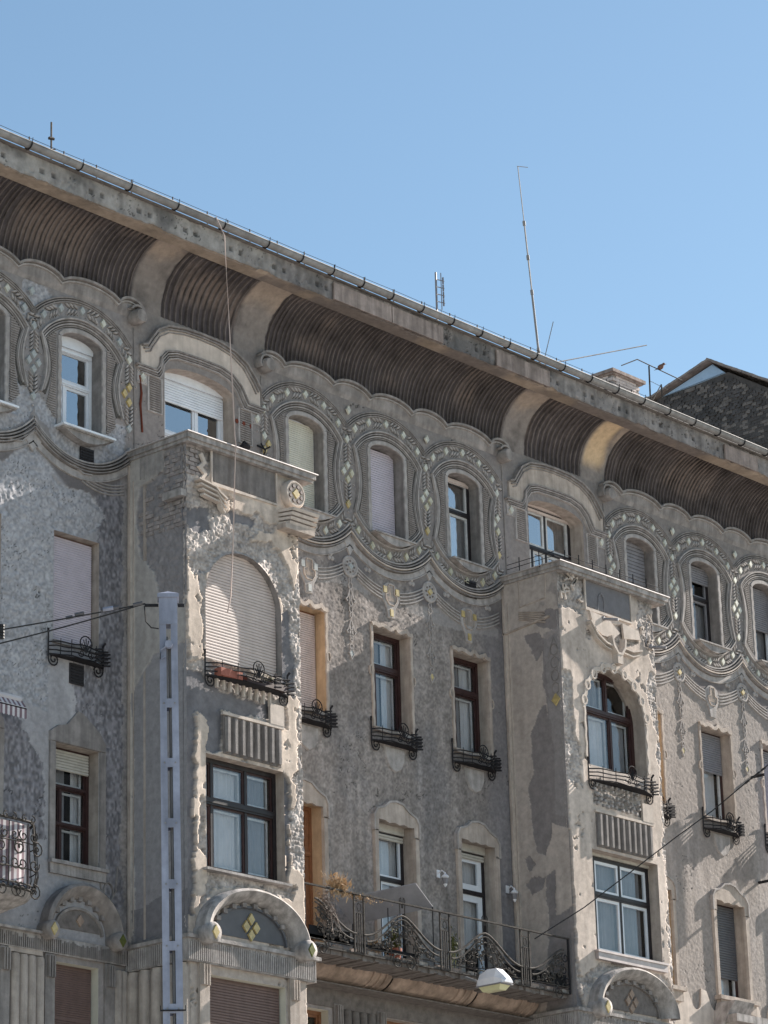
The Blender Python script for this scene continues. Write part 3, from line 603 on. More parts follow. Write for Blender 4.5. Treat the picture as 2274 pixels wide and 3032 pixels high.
for oi, x in enumerate(OV):
    broken = oi in (0, 1)
    aI = math.degrees(math.asin(.93/1.155)); aO = math.degrees(math.asin(1.09/1.5)); aL = math.degrees(math.asin(1.09/1.47))
    # inner multi-line frame
    for k, (dr, w_, d_) in enumerate(((0,.04,.055), (.048,.03,.04), (.092,.03,.03), (.13,.02,.02))):
        r = 1.155-dr; sc = r/1.155
        up_ = arc(x, CU, r, -aI, aI, 30); lo_ = arc(x, CLo, r, 180-aI, 180+aI, 30)
        hx = r*math.sin(R(aI)); zu = up_[-1][1]; zl = lo_[0][1]
        m = MB()
        m.strip(up_, w_, d_)
        if not broken: m.strip(lo_, w_, d_)
        for sd in (-1, 1):
            if broken: zl2 = zl+.25
            else: zl2 = zl
            m.strip([(x+sd*(hx-.115*math.sin(math.pi*t/14)*1.0), zu+(zl2-zu)*t/14) for t in range(15)], w_, d_)
        m.obj('oval_moulding', MT['orn' if k % 2 else 'ornl'], B)
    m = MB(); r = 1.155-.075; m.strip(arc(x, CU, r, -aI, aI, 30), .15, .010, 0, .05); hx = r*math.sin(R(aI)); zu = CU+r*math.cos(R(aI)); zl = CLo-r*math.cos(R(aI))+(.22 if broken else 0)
    m.obj('moulding_groove', MT['inc'], B)  # flat dark strips painted in as shade between the ridges
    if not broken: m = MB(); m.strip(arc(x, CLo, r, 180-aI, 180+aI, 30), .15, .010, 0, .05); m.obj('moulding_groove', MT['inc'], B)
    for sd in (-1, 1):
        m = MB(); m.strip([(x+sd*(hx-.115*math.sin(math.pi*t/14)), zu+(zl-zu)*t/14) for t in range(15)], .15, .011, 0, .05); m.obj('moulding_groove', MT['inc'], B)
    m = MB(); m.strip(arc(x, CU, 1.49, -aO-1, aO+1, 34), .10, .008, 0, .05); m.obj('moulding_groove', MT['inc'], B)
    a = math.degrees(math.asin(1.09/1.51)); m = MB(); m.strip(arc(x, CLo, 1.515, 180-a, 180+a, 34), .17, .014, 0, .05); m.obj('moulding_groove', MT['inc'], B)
    # outer rings: thin lines above, stepped below
    m = MB(); lim = 0
    for dr in (0, .045, .09): m.strip(arc(x, CU, 1.53-dr*.9, -aO-2, aO+2, 34), .026, .03)
    m.obj('ring_moulding', MT['orn'], B)
    if True:
        for dr, w_, d_, mm in ((0,.04,.05,'ornl'), (.055,.035,.07,'orn'), (.11,.035,.085,'cream' if oi > 1 else 'orn'), (.155,.03,.07,'orn'), (.30,.03,.03,'ornl')):
            r = 1.43+dr; a = math.degrees(math.asin(min(1, 1.095/r))); m = MB()
            A0, A1 = 180-a, 180+a
            m.strip(arc(x, CLo, r, A0, A1, 34), w_, d_); m.obj('swag_moulding', MT[mm], B)
        a = math.degrees(math.asin(1.09/1.66)); m = MB(); m.strip(arc(x, CLo, 1.665, 180-a, 180+a, 30), .11, .02, 0, .1); m.obj('swag_band', MT['ornl'], B)
    # combed plaster beside the window
    m = MB(); z = 20.36
    while z < 21.84:
        t = (21.75-z)/(21.75-20.51)
        if z > 21.73: hx = math.sqrt(max(0, 1.0**2-(z-CU)**2))
        elif z < 20.52: hx = math.sqrt(max(0, 1.0**2-(z-CLo)**2))
        else: hx = .80-.115*math.sin(math.pi*min(1, max(0, t)))
        hx -= .01
        for sd in (-1, 1):
            if hx > .6: m.box(min(x+sd*.575, x+sd*hx), max(x+sd*.575, x+sd*hx), -.018, 0.004, z, z+.022)
        z += .042
    m.obj('combed_plaster', MT['orn'], B, kind='stuff')
    # wavy flat surround of the opening
    for sd in (-1, 1):
        m = MB(); m.strip([(x+sd*(.50+.008*math.sin(t*1.9+oi)), 20.22+1.6*t/24) for t in range(25)], .085, .022, 0, .15); m.obj('window_surround', MT['ornl'], B)
    m = MB(); m.strip([(p[0], p[1]) for p in arc(x, 21.80, .50, -82, 82, 14, .21)], .08, .022, 0, .15); m.obj('window_surround', MT['ornl'], B)
    # sill block
    if oi < 2:
        m = MB(); m.box(x-.6, x+.58, -.24, .26, 20.165, 20.20); m.obj('window_sill', MT['white'], B)
    m = MB(); pl = [(x+.55, 20.16)]+[(x+.55-.11*t, 20.16-.17*math.sin(math.pi*t/10)) for t in range(1, 10)]+[(x-.55, 20.16)]
    m.prism(pl, 0.0, -.17, .0); m.box(x-.56, x+.56, -.20, .02, 20.14, 20.17); m.obj('window_sill', MT['coping'], B)
    # leaves and tiles of the garland
    lm = MB(); r0 = 1.345
    def at(a, r, top=True):
        c0 = CU if top else CLo; q = 1 if top else -1
        return x+r*math.sin(R(a)), c0+q*r*math.cos(R(a))
    for a in (0, 21, 40, -21, -40):
        px, pz = at(a, r0); inst('tile', tile_w if (oi > 1 or a in (21,)) else tile_g, (px, -.002, pz), B)
        for rr in (1.24, 1.455):
            for da in (-4.5, 4.5): dot(lm, *at(a+da, rr), .017)
        if not broken:
            px, pz = at(a, 1.30, False); inst('tile', tile_p if (oi in (3,4)) else tile_w, (px, -.002, pz), B)
            for da in (-4.5, 4.5): dot(lm, *at(a+da, 1.40, False), .017)
    for a in (-51, -47, -33.5, -30.5, -27.5, -14, -10.5, -7, 7, 10.5, 14, 27.5, 30.5, 33.5, 47, 51):
        s = 1 if a > 0 else -1; px, pz = at(a, r0); chev(lm, px, pz, -a+(0 if s > 0 else 180))
        if not broken: px, pz = at(a, 1.30, False); chev(lm, px, pz, a+(180 if s < 0 else 0))
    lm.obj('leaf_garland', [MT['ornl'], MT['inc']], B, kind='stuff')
# lens-shaped fields between ovals
lens_x = sorted(set([round(x+1.09, 3) for x in OV]+[round(x-1.09, 3) for x in OV]))
lens_x = [34.37, 32.20, 30.03, 37.67, 39.85, 42.03, 44.10, 47.60, 49.70, 51.88, 54.06]
for lx in lens_x:
    end = lx in (34.37, 37.67, 44.10, 47.60)
    lm = MB(); sd = -1 if lx in (34.37, 44.10) else 1
    for dx, dz, yl in ((0,.14,0), (0,-.13,1), (-.105,.005,0), (.105,.005,1)):
        X = lx+dx
        if end and sd*dx < -.02: continue
        inst('tile', (tile_y if lx == 34.37 or (lx == 37.67 and yl) else tile_p if (yl and lx < 44.5 and lx > 33) else (tile_g if lx < 33 else tile_w)), (X, -.002, 21.185+dz), B)
    inst('tile', tile_w if lx > 33 else tile_g, (lx, -.002, 21.83), B); inst('tile', tile_y if 37 < lx < 45 else tile_g if lx < 37 else tile_w, (lx, -.002, 20.58), B)
    for z in (21.70, 21.63, 21.56, 21.49, 21.42): chev(lm, lx, z, -90, .95)
    for z in (20.96, 20.89, 20.82, 20.75, 20.68): chev(lm, lx, z, 90, .95)
    for z in (21.38, 20.98): dot(lm, lx-.16, z); dot(lm, lx+.16, z)
    dot(lm, lx, 20.42)
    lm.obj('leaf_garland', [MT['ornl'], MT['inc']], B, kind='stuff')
for x in (39.85, 42.03, 49.7, 51.88): inst('tile', tile_w, (x+.03, -.03, 22.40), B)
inst('tile', tile_g, (32.12, -.03, 22.42), B)
# ---- swag ribbons, star medallions, shields and pendant chains under the ovals
med = MB(); med.lathe([(.205,0),(.205,.02),(.19,.03),(.165,.03),(.155,.018),(.0,.02)], (0,0,0), 24, 'y'); med_me = med.mesh('medallion', MT['ornl'], True)
medr = MB()
for k in range(8): medr.m = 0; dot(medr, .105*math.cos(k*math.pi/4), .105*math.sin(k*math.pi/4), .024, .034)
medr_me = medr.mesh('medallion_bead', MT['soot'])
sq = MB(); sq.prism([(-.05,-.05),(-.05,.05),(.05,.05),(.05,-.05)], -.015, -.045, .15); sq_y = sq.mesh('tile', MT['ywt']); sq_g = sq.mesh('tile', MT['gry'])
def medallion(x, z, yel, yb=0.0, mesh=None):
    o = inst('medallion', mesh or med_me, (x, yb, z), B)
    inst('medallion_bead', medr_me, (x, yb, z), o)['kind'] = 'stuff'; inst('tile', sq_y if yel else sq_g, (x, yb, z), o, rot=(0, R(45), 0))
def shield(x, z, yel, yb=0.0):
    m = MB(); pl = [(x+.25*math.cos(a), z+.24*math.sin(a)) for a in [math.pi*(-.16+1.32*k/16) for k in range(17)]]+[(x-.12,z-.27),(x-.09,z-.45),(x+.09,z-.45),(x+.12,z-.27)]
    m.prism(pl, yb, yb-.022, .03); o = m.obj('shield_ornament', MT['ornl'], B)
    m = MB(); pl = [(x-.06,z+.19),(x+.06,z+.19),(x+.075,z+.15),(x+.075,z+.02),(x+.15,z-.01),(x+.14,z-.11),(x+.07,z-.19),(x-.07,z-.19),(x-.14,z-.11),(x-.15,z-.01),(x-.075,z+.02),(x-.075,z+.15)]
    m.strip(pl, .02, .02, yb-.022, .3, True)
    for k in range(-3, 4): m.box(x+k*.032-.008, x+k*.032+.008, yb-.032, yb-.02, z-.12, z+(.14 if abs(k) < 2 else -.03))
    m.obj('shield_fluting', MT['beige'], o)
    if yel is not None:
        for dx, dz, a, b in ((-.165,.075,.045,.06),(.165,.075,.045,.06),(0,-.345,.04,.065)):
            t = MB(); t.box(x+dx-a, x+dx+a, yb-.04, yb-.015, z+dz-b, z+dz+b); t.obj('tile', MT['ywt'] if yel else MT['gry'], o)
def pendant(x, z0, z1, yel):
    m = MB(); z = z0; w_ = .011
    def loop(zc, a, b): m.strip([(x+a*math.sin(2*math.pi*k/8), zc+b*math.cos(2*math.pi*k/8)) for k in range(8)], w_*1.6, .02, 0, .3, True)
    L = z0-z1
    for f, a, b in ((.02,.035,.05),(.09,.05,.06),(.38,.045,.06),(.45,.03,.05),(.67,.045,.06),(.74,.03,.05),(.84,.045,.06)): loop(z0-f*L, a, b)
    for f in (.14, .53):
        for sd in (-1, 1):
            m.strip([(x+sd*.01, z0-f*L+.02),(x+sd*.04, z0-f*L-.06),(x+sd*.075, z0-f*L-.15),(x+sd*.12, z0-f*L-.19),(x+sd*.085, z0-f*L-.23)], .026, .02)
            m.strip([(x+sd*.03, z0-f*L-.08),(x+sd*.02, z0-f*L-.2),(x+sd*.045, z0-f*L-.27),(x, z0-f*L-.32)], .022, .02)
    o = m.obj('pendant_chain', MT['ornl'], B)
    m = MB(); m.strip([(x,z1+.24),(x-.065,z1+.13),(x,z1+.02),(x+.065,z1+.13)], .022, .02, 0, .3, True); m.obj('pendant_link', MT['ornl'], o)
    t = MB(); t.prism([(x-.05,z1+.13),(x,z1+.21),(x+.05,z1+.13),(x,z1+.05)], 0, -.015, .1); t.obj('tile', MT['ywt'] if yel else MT['gry'], o)
for gi, g_ in enumerate(GX):
    for j in (-1, 0, 1):
        x = g_+2.18*j
        if gi == 0: continue
        for k in range(4):
            for s0, s1 in ((-.90, -.24), (.24, .90)):
                m = MB(); m.strip([(x+s0+(s1-s0)*t/8, 19.145-.065*k+.26*((s0+(s1-s0)*t/8)/.9)**2) for t in range(9)], .032, .028); m.obj('swag_ribbon', MT['ornl'], B)
        shield(x, 19.08, True if (gi == 1 and j >= 0) else (False if gi == 1 else None))
        for sx in (-.6, .6):
            m = MB()
            for q in range(3): dot(m, x+sx+.05*math.cos(q*2.1+1.57), 19.46+.05*math.sin(q*2.1+1.57), .05, .018)
            m.obj('trefoil', MT['ornl'], B)
    for j in (-1.5, -.5, .5, 1.5):
        x = g_+2.18*j
        if x < 38.5 or 43 < x < 48.5 or x > 54.3: 
            continue
        medallion(x, 19.38, x > 41); pendant(x, 19.16, 17.62, 41 < x < 43 or x > 48)
        m = MB(); m.prism([(x-.20, 19.90),(x, 20.02),(x+.20, 19.90),(x, 19.58)], 0.0, -.03, .05); m.obj('spandrel_point', MT['ornl'], B)
for x in (32.2,):
    m = MB(); m.prism([(x-.24, 19.86),(x, 20.08),(x+.24, 19.86),(x, 19.60)], 0.0, -.03, .05); m.obj('spandrel_point', MT['ornl'], B)
for k in range(4):
    m = MB(); m.strip([(33.3+.95*t/8, 19.44-.055*k+.10*((t-4)/4)**2) for t in range(9)], .024, .022); m.obj('swag_ribbon', MT['ornl'], B)
m = MB(); m.strip([(31.5,19.66),(31.95,19.72),(32.2,19.95),(32.5,19.8),(33.0,19.63),(33.3,19.5),(33.5,19.52)], .03, .05); m.obj('swag_ribbon', MT['ornl'], B)
# ---- hood and panels around the two bay-head windows
for b in BX:
    b += .03
    hood = [(-1.42,21.98),(-1.42,22.18),(-1.30,22.22),(-1.22,22.34),(-1.05,22.56),(-.8,22.70),(-.4,22.765),(0,22.78),(.45,22.765),(.85,22.69),(1.15,22.54),(1.35,22.33),(1.5,22.14),(1.5,21.98)]
    m = MB(); pl = [(b+a, z) for a, z in hood[1:-1]]+[(b+1.5,21.82),(b+1.15,21.80),(b+1.10,21.95),(b+.95,22.14),(b+.7,22.27),(b+.3,22.30),(b-.5,22.30),(b-.8,22.24),(b-.98,22.08),(b-1.02,21.82),(b-1.42,21.80)]
    m.prism(pl, 0.0, -.04); m.obj('window_hood', MT['cream'] if b < 40 else MT['beige'], B)
    for k, (w_, d_) in enumerate(((.05,.10),(.035,.08),(.03,.06))):
        m = MB(); m.strip([(b+a*(1-.035*k), z-.05*k) for a, z in hood[1:-1]], w_, d_); m.obj('hood_moulding', MT['orn'], B)
    inn = [(-1.55,21.80),(-1.08,21.80),(-1.0,21.9),(-.95,22.08),(-.82,22.22),(-.6,22.29),(0,22.31),(.5,22.30),(.8,22.23),(1.0,22.08),(1.12,21.9),(1.2,21.80),(1.62,21.80)]
    for k, (w_, d_) in enumerate(((.04,.085),(.03,.07),(.03,.055),(.03,.045))):
        m = MB(); m.strip([(b+a*(1-.03*k), z-.038*k) for a, z in inn], w_, d_); m.obj('hood_moulding', MT['ornl' if k % 2 else 'orn'], B)
    for sd in (-1, 1):
        cx = b+sd*(1.07 if sd < 0 else 1.14)
        m = MB(); z = 21.08
        while z < 21.66: m.box(cx-.13, cx+.13, -.02, .004, z, z+.022); z += .042
        o = m.obj('combed_panel', MT['orn'], B)
        m = MB(); m.strip([(cx-.16,21.04),(cx-.16,21.68),(cx+.16,21.68),(cx+.16,21.04)], .035, .026, 0, .3, True); m.obj('panel_border', MT['ornl'], o)
        px = cx+sd*.3; inst('tile', tile_w, (px, -.012, 21.60), B)
        m = MB(); m.prism([(px-.12,21.48),(px-.12,21.75),(px+.12,21.75),(px+.12,21.48)], 0, -.012); 
        for q in (-1, 1): dot(m, px+q*.09, 21.71, .02, .03); dot(m, px+q*.09, 21.51, .02, .03)
        m.obj('tile_plate', MT['ornl'], B)
m = MB(); m.tube([(34.62,-.012,21.62),(34.66,-.016,21.3),(34.63,-.02,21.1),(34.68,-.012,20.6)], .022, 5); m.obj('rusty_stain', MT['rust'], B)
m = MB()
for q in (36.98, 37.15, 37.33): m.lathe([(.045,0),(.04,.01),(0,.012)], (q, -.012, 21.42-.03*(q-36.98)), 8, 'y')
m.obj('rusty_stain', MT['rust'], B)
# ================================================================ surrounds of the wall windows
for i, x in enumerate(ROW2):
    if i < 2:
        m = MB(); m.box(x-.52, x+.52, -.05, .2, 16.46, 16.51); m.obj('window_sill', MT['orn'], B); continue
    mt = MT['beige']
    m = MB(); n = 20; t = [(x-.55+1.10*k/n, 18.42+.02*math.sin(k*1.25)+.03*(k in (4,5,11,12,17))) for k in range(n+1)]
    m.strip(t, .09, .05, 0, .2); m.obj('window_lintel', mt, B)
    for sd in (-1, 1):
        m = MB(); m.strip([(x+sd*(.535+.008*math.sin(k*1.7+i)), 16.5+1.92*k/22) for k in range(23)], .07, .025, 0, .2)
        m.strip([(x+sd*.57+.05*math.sin(2*math.pi*k/8), 17.55+.09*math.cos(2*math.pi*k/8)) for k in range(8)], .03, .03, 0, .3, True)
        m.obj('window_surround', mt, B)
    m = MB(); m.prism([(x+a, z) for a, z in ((-.27,16.2),(.27,16.2),(.26,16.0),(.17,15.82),(0,15.74),(-.17,15.82),(-.26,16.0))], 0, -.03, .08); o = m.obj('apron_ornament', MT['ornl'], B)
    m = MB(); m.box(x-.55, x+.55, -.06, .2, 16.44, 16.51); m.obj('window_sill', MT['beige'], B)
for i, x in enumerate(ROW3):
    mt = MT['beige'] if i > 1 else MT['orn']
    zb = 12.0 if i in (2, 3, 4) else 12.75
    if i < 2:
        m = MB(); m.prism([(x-.62,14.82),(x-.62,14.98),(x-.45,15.1),(x-.25,15.15),(x,15.42),(x+.1,15.40),(x+.5,15.12),(x+.62,14.95),(x+.62,14.82)], 0, -.035, .04); m.obj('window_lintel', mt, B)
        for sd in (-1, 1):
            m = MB(); m.strip([(x+sd*.545, 12.72), (x+sd*.545, 14.82)], .13, .03, 0, .1); m.obj('window_surround', mt, B)
        m = MB(); m.box(x-.62, x+.62, -.10, .22, 12.84, 12.895); m.box(x-.6, x+.6, -.05, .0, 12.68, 12.84); m.obj('window_sill', MT['coping'], B); continue
    pl = [(x-.60,14.60),(x-.60,14.88),(x-.52,15.0),(x-.33,15.06),(x-.18,15.17),(x,15.20),(x+.18,15.17),(x+.33,15.06),(x+.52,14.98),(x+.60,14.86),(x+.60,14.60),(x+.47,14.60),(x+.47,14.79),(x+.3,14.78),(x+.2,14.81),(x+.08,14.78),(x-.05,14.81),(x-.2,14.78),(x-.3,14.82),(x-.47,14.82),(x-.47,14.60)]
    m = MB(); m.prism(pl, 0, -.05); m.obj('window_lintel', mt, B)
    m = MB(); m.strip([(x-.60,14.6),(x-.60,14.88),(x-.52,15.0),(x-.33,15.06),(x-.18,15.17),(x,15.20),(x+.18,15.17),(x+.33,15.06),(x+.52,14.98),(x+.60,14.86),(x+.60,14.6)], .055, .075); m.obj('window_surround', MT['ornl'], B)
    for sd in (-1, 1):
        m = MB(); m.strip([(x+sd*.54, zb), (x+sd*.54, 14.62)], .13, .05, 0, .25); m.obj('window_surround', mt, B)
    if i > 4:
        m = MB(); m.box(x-.66, x+.66, -.16, .25, 12.80, 12.88); m.box(x-.6, x+.6, -.10, 0, 12.6, 12.80); m.obj('window_sill', MT['beige'], B)
# scalloped apron on the right stretch of wall
pl = [(47.3,12.9),(47.9,12.95),(48.2,12.6)]
m = MB(); P_ = [(47.2,11.7),(47.2,12.75),(49.05,12.75),(49.3,12.95),(49.42,12.7)]+[(49.60+.16*math.cos(math.pi+math.pi*k/8), 12.72+.20*math.sin(math.pi+math.pi*k/8)) for k in range(9)]+[(49.78,12.95),(49.95,12.92),(50.1,12.62),(50.3,12.5)]
P_ += [(51.5,12.5),(51.6,12.9)]+[(51.87+.15*math.cos(math.pi+math.pi*k/8), 12.74+.2*math.sin(math.pi+math.pi*k/8)) for k in range(9)]+[(52.1,12.95),(52.4,12.6),(54.5,12.6),(54.5,11.7)]
m.prism(P_, 0, -.035); m.obj('plaster_apron', MT['cream'], B)
m = MB(); m.box(50.2, 51.62, -.55, 0, 12.30, 12.45); m.add([(50.0,-.04,11.9),(50.9,-.04,11.9),(50.9,-.5,12.72),(50.25,-.5,12.72),(50.25,-.04,12.72),(50.9,-.04,12.72)], [(0,1,2,3),(3,2,5,4),(0,3,4),(1,5,2)]); m.obj('balcony_block', MT['coping'], B)

# ================================================================ bays
Z0, Z1 = 8.0, 20.0
def bayface(k):
    x0, x1 = BAYS[k]; ac = 35.72 if k == 0 else 45.74
    hs = [('a', ac, 16.35, 17.42, .9, .9), ('r', ac-.92, ac+(.9 if k == 0 else 1.06), 12.86, 14.74), ('r', ac-.87, ac+.86, 8.6, 11.15)]
    def f(U, V):
        big = fbm(U, V, 1.2, 500+k, 4); med_ = fbm(U, V, .22, 510+k, 4, .6); fine = fbm(U, V, .06, 520+k, 3, .8); st = fbm(U, V*.12, .12, 530+k, 3)
        C = col((0.30, 0.26, 0.212) if k == 0 else (0.29, 0.255, 0.215), U)*(1+.2*big+.3*st+.12*med_)[..., None]; H = .0025*med_+.001*fine
        du, dv = U-x0, V
        if k == 0:
            P1 = [[(x0-.1,20.1),(x0+.75,20.1),(x0+.55,19.6),(x0+.28,19.45),(x0+.25,19.2),(x0-.1,19.1)],
                  [(x0-.1,19.30),(34.75,19.22),(35.2,18.98),(36.0,19.10),(36.55,19.02),(36.5,18.86),(36.1,18.80),(35.85,18.62),(36.1,18.55),(36.6,18.25),(36.78,17.9),(36.95,17.3),(36.92,16.6),(37.0,16.2),(36.95,14.4),(36.7,14.0),(36.75,13.5),(36.85,13.2),(37.2,13.0),(37.2,18.5),(37.05,18.5),(36.95,18.0),(36.6,18.55),(36.3,18.7),(35.4,18.55),(34.95,18.4),(34.72,18.2),(34.70,17.85),(34.55,17.6),(34.40,18.3),(34.1,18.4)],
                  [(34.95,18.42),(34.6,18.05),(34.72,17.3),(34.74,16.3),(34.5,16.2),(34.3,17.6),(34.1,17.6),(34.1,15.2),(34.55,15.35),(35.2,15.75),(35.2,15.5),(36.7,15.5),(36.7,16.3),(34.75,16.3)],
                  [(34.8,18.2),(35.0,18.55),(35.6,18.72),(36.2,18.6),(36.7,18.2),(37.0,17.4),(37.0,16.1),(36.55,16.1),(36.6,17.6),(36.3,18.1),(35.72,18.3),(35.1,18.1),(34.8,17.7)],
                  [(34.62,14.0),(34.82,14.1),(34.8,13.0),(34.62,13.2)], [(34.75,12.86),(36.9,12.86),(36.85,12.62),(35.8,12.72),(35.0,12.55),(34.6,12.2),(34.8,12.6)],
                  [(34.95,15.55),(35.15,15.5),(35.2,14.9),(35.0,14.78),(34.83,14.8),(34.85,15.5)]]
            dark = [[(34.1,16.1),(34.6,16.15),(35.3,15.85),(36.4,15.85),(36.4,15.6),(35.2,15.55),(35.15,14.8),(34.9,14.8),(34.85,15.3),(34.6,15.4),(34.5,12),(34.1,12)], [(36.62,17.5),(36.9,17.6),(36.98,16.2),(36.6,16.3)], [(34.3,18.9),(34.9,18.9),(35.0,18.6),(34.6,18.5),(34.3,18.7)], [(35.4,19.05),(36.1,19.0),(36,18.85),(35.5,18.85)], [(36.62,14.7),(36.78,14.6),(36.75,12.9),(36.62,12.9)]]
            dm = rag(U, V, dark, .13, 25, .3)|(fbm(U, V, .35, 580, 5, .65) > .50)
        else:
            P1 = [[(x0-.1,20.1),(x0+.82,20.1),(x0+.82,19.35),(x0+.75,19.2),(x0+.35,19.28),(x0-.1,19.3)], [(46.7,20.1),(47.3,20.1),(47.3,18.7),(46.95,18.7),(46.8,19.1),(46.6,19.4)],
                  [(x0-.1,18.1),(x0+.3,18.0),(x0+.28,17.2),(x0+.5,16.4),(x0+.45,15.9),(x0-.1,15.9)], [(46.85,18.6),(47.2,18.5),(47.2,17.2),(47.0,17.3),(46.75,17.9)],
                  [(47.0,17.2),(47.3,17.2),(47.3,12.0),(47.05,12.2),(47.02,15)], [(44.95,16.1),(46.4,16.1),(46.45,15.6),(44.9,15.7)], [(x0-.1,12.6),(x0+.15,12.5),(x0+.25,12.15),(x0-.1,11.9)],
                  [(44.9,12.66),(45.9,12.82),(46.9,12.6),(47.2,12.1),(47.2,11.2),(46.95,11.5),(46.8,12.2),(46.2,12.6),(45.5,12.66),(44.8,12.4),(44.4,11.9),(44.3,12.2)], [(45.1,19.32),(45.7,19.2),(46.3,19.35),(46.6,19.1),(46.3,18.9),(45.4,19.0)]]
            dm = rag(U, V, [[(x0-.1,15.0),(x0+.08,15),(x0+.1,12.2),(x0+.3,11.6),(x0-.1,11.4)]], .05, 25, .2)
        m = rag(U, V, P1, .13, 17+k, .26); chips = (fbm(U, V, .3, 560+k, 5, .65) > .42)|((np.minimum(U-x0, x1-U) < .05+.06*fbm(U, V, .25, 570, 4, .7))); m = m|chips
        rough = .024*fbm(U, V, .11, 540+k, 4, .8)+.014*vn(U, V, .045, 541+k)+.012*vn(U, V, .028, 542+k)
        hole = (vn(U, V, .05, 545) > .55)*.015
        lay = np.round(fbm(U, V, .28, 590+k, 5, .65)*4)/4; crs = ((np.mod(V, .075) < .013) & (lay < .05))*.012; H = np.where(m, -.042+.028*lay+rough*.55-hole-crs, H)
        Cm = np.array((0.235, 0.219, 0.198))*(1+.2*med_+.30*vn(U, V, .035, 543)+.35*lay)[..., None]
        C = np.where(m[..., None], Cm, C)
        Hd = -.07+.006*med_+.004*fine
        H = np.where(dm, Hd, H); C = np.where(dm[..., None], np.array((0.105, 0.106, 0.11))*(1+.25*med_+.15*big)[..., None], C)
        # darker towards the coping, and stains below the sills
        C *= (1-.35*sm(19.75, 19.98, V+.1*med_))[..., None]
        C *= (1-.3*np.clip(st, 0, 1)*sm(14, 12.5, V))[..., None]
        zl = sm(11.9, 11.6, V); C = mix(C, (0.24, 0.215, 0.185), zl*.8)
        return H, C
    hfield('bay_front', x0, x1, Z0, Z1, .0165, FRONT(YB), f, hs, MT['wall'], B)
    return ac
def bayside(k):
    x0, x1 = BAYS[k]
    def f(U, V):
        big = fbm(U, V, .9, 600+k, 4); med_ = fbm(U, V, .2, 610+k, 4, .6); fine = fbm(U, V, .07, 620+k, 3, .8); st = fbm(U, V*.12, .12, 630+k, 3)
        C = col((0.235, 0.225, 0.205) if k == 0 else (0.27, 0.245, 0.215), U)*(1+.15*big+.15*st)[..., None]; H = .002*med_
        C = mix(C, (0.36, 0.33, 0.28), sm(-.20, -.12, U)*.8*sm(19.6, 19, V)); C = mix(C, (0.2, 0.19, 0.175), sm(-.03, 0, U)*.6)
        if k == 0:
            br = rag(U, V, [[(-1.45,20.1),(-.85,20.1),(-.82,19.6),(-.25,19.45),(-.2,18.9),(-.3,18.2),(-.6,17.9),(-.75,17.3),(-1.45,17.1)]], .08, 31, .25)
            C = mix(C, (0.15, 0.145, 0.145), br*.9); H = np.where(br, -.035+.015*fbm(U, V, .1, 641, 4, .8)+.012*vn(U, V, .04, 642), H)
            lo = rag(U, V, [[(-.05,15.9),(-.6,16.45),(-1.45,16.6),(-1.45,11.8),(-.15,11.8),(-.12,15)]], .08, 33, .3)
            C = mix(C, (0.165, 0.165, 0.17), lo*.8); H = np.where(lo, -.012+.003*fine, H)
            bd = rag(U, V, [[(-.1,12.3),(-1.45,12.5),(-1.45,11.7),(-.1,11.7)]], .08, 35, .3); C = mix(C, (0.10, 0.10, 0.105), bd*.7)
        else:
            dk = rag(U, V, [[(-.5,18.87),(-.75,18.3),(-.95,18.5),(-1.1,18.9),(-1.0,18.62),(-.9,18.85)], [(-.95,18.7),(-1.4,18.8),(-1.4,15.0),(-.95,15.2),(-.85,15.9),(-.85,16.6),(-.98,17.4),(-.9,18.0)],
                          [(-.84,17.4),(-.56,17.0),(-.6,16.2),(-.45,15.95),(-.5,15.2),(-.62,14.7),(-.8,14.6),(-.95,15.0),(-.95,17.4)], [(-.3,14.62),(-.42,14.66),(-.55,14.45),(-.38,14.35)], [(-.3,14.15),(-.5,14.25),(-.75,14.2),(-.7,14.0),(-.4,13.93)], [(-.78,14.2),(-1.0,14.3),(-.95,13.4),(-.8,13.4),(-.75,13.8)], [(-.8,13.4),(-1.4,13.6),(-1.4,11.5),(-.6,11.5)], [(-.75,19.05),(-1.1,19.3),(-1.4,19.2),(-1.4,18.8),(-1.0,18.9)]], .06, 37, .22)
            C = mix(C, (0.125, 0.12, 0.12), dk*.85); H = np.where(dk, -.008+.002*fine, H)
            C = mix(C, (0.11, 0.11, 0.11), sm(.1, .5, med_+.5*sm(-1.1,-1.35,U))*.5*(V > 19.2)*(U < -.8))
            lt = rag(U, V, [[(-.95,18.8),(-1.4,18.9),(-1.4,15.2),(-1.05,15.3),(-1.1,16.5),(-1.0,17.5)]], .05, 39, .2); C = mix(C, (0.17, 0.165, 0.16), lt*.8)
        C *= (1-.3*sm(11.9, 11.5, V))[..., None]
        return H, C
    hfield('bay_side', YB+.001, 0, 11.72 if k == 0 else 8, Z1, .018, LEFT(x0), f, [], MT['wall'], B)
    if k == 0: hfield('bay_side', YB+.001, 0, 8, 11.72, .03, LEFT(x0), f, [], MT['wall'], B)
    s = MB(); s.box(x1-.02, x1, YB+.05, .0, 8, 20.0); s.box(x0, x1, YB, 0, 7.9, 8.0); s.box(x0+.01, x1-.021, YB+.95, YB+1.0, 8.01, 19.98); s.obj('bay_side', MT['beige'], B)
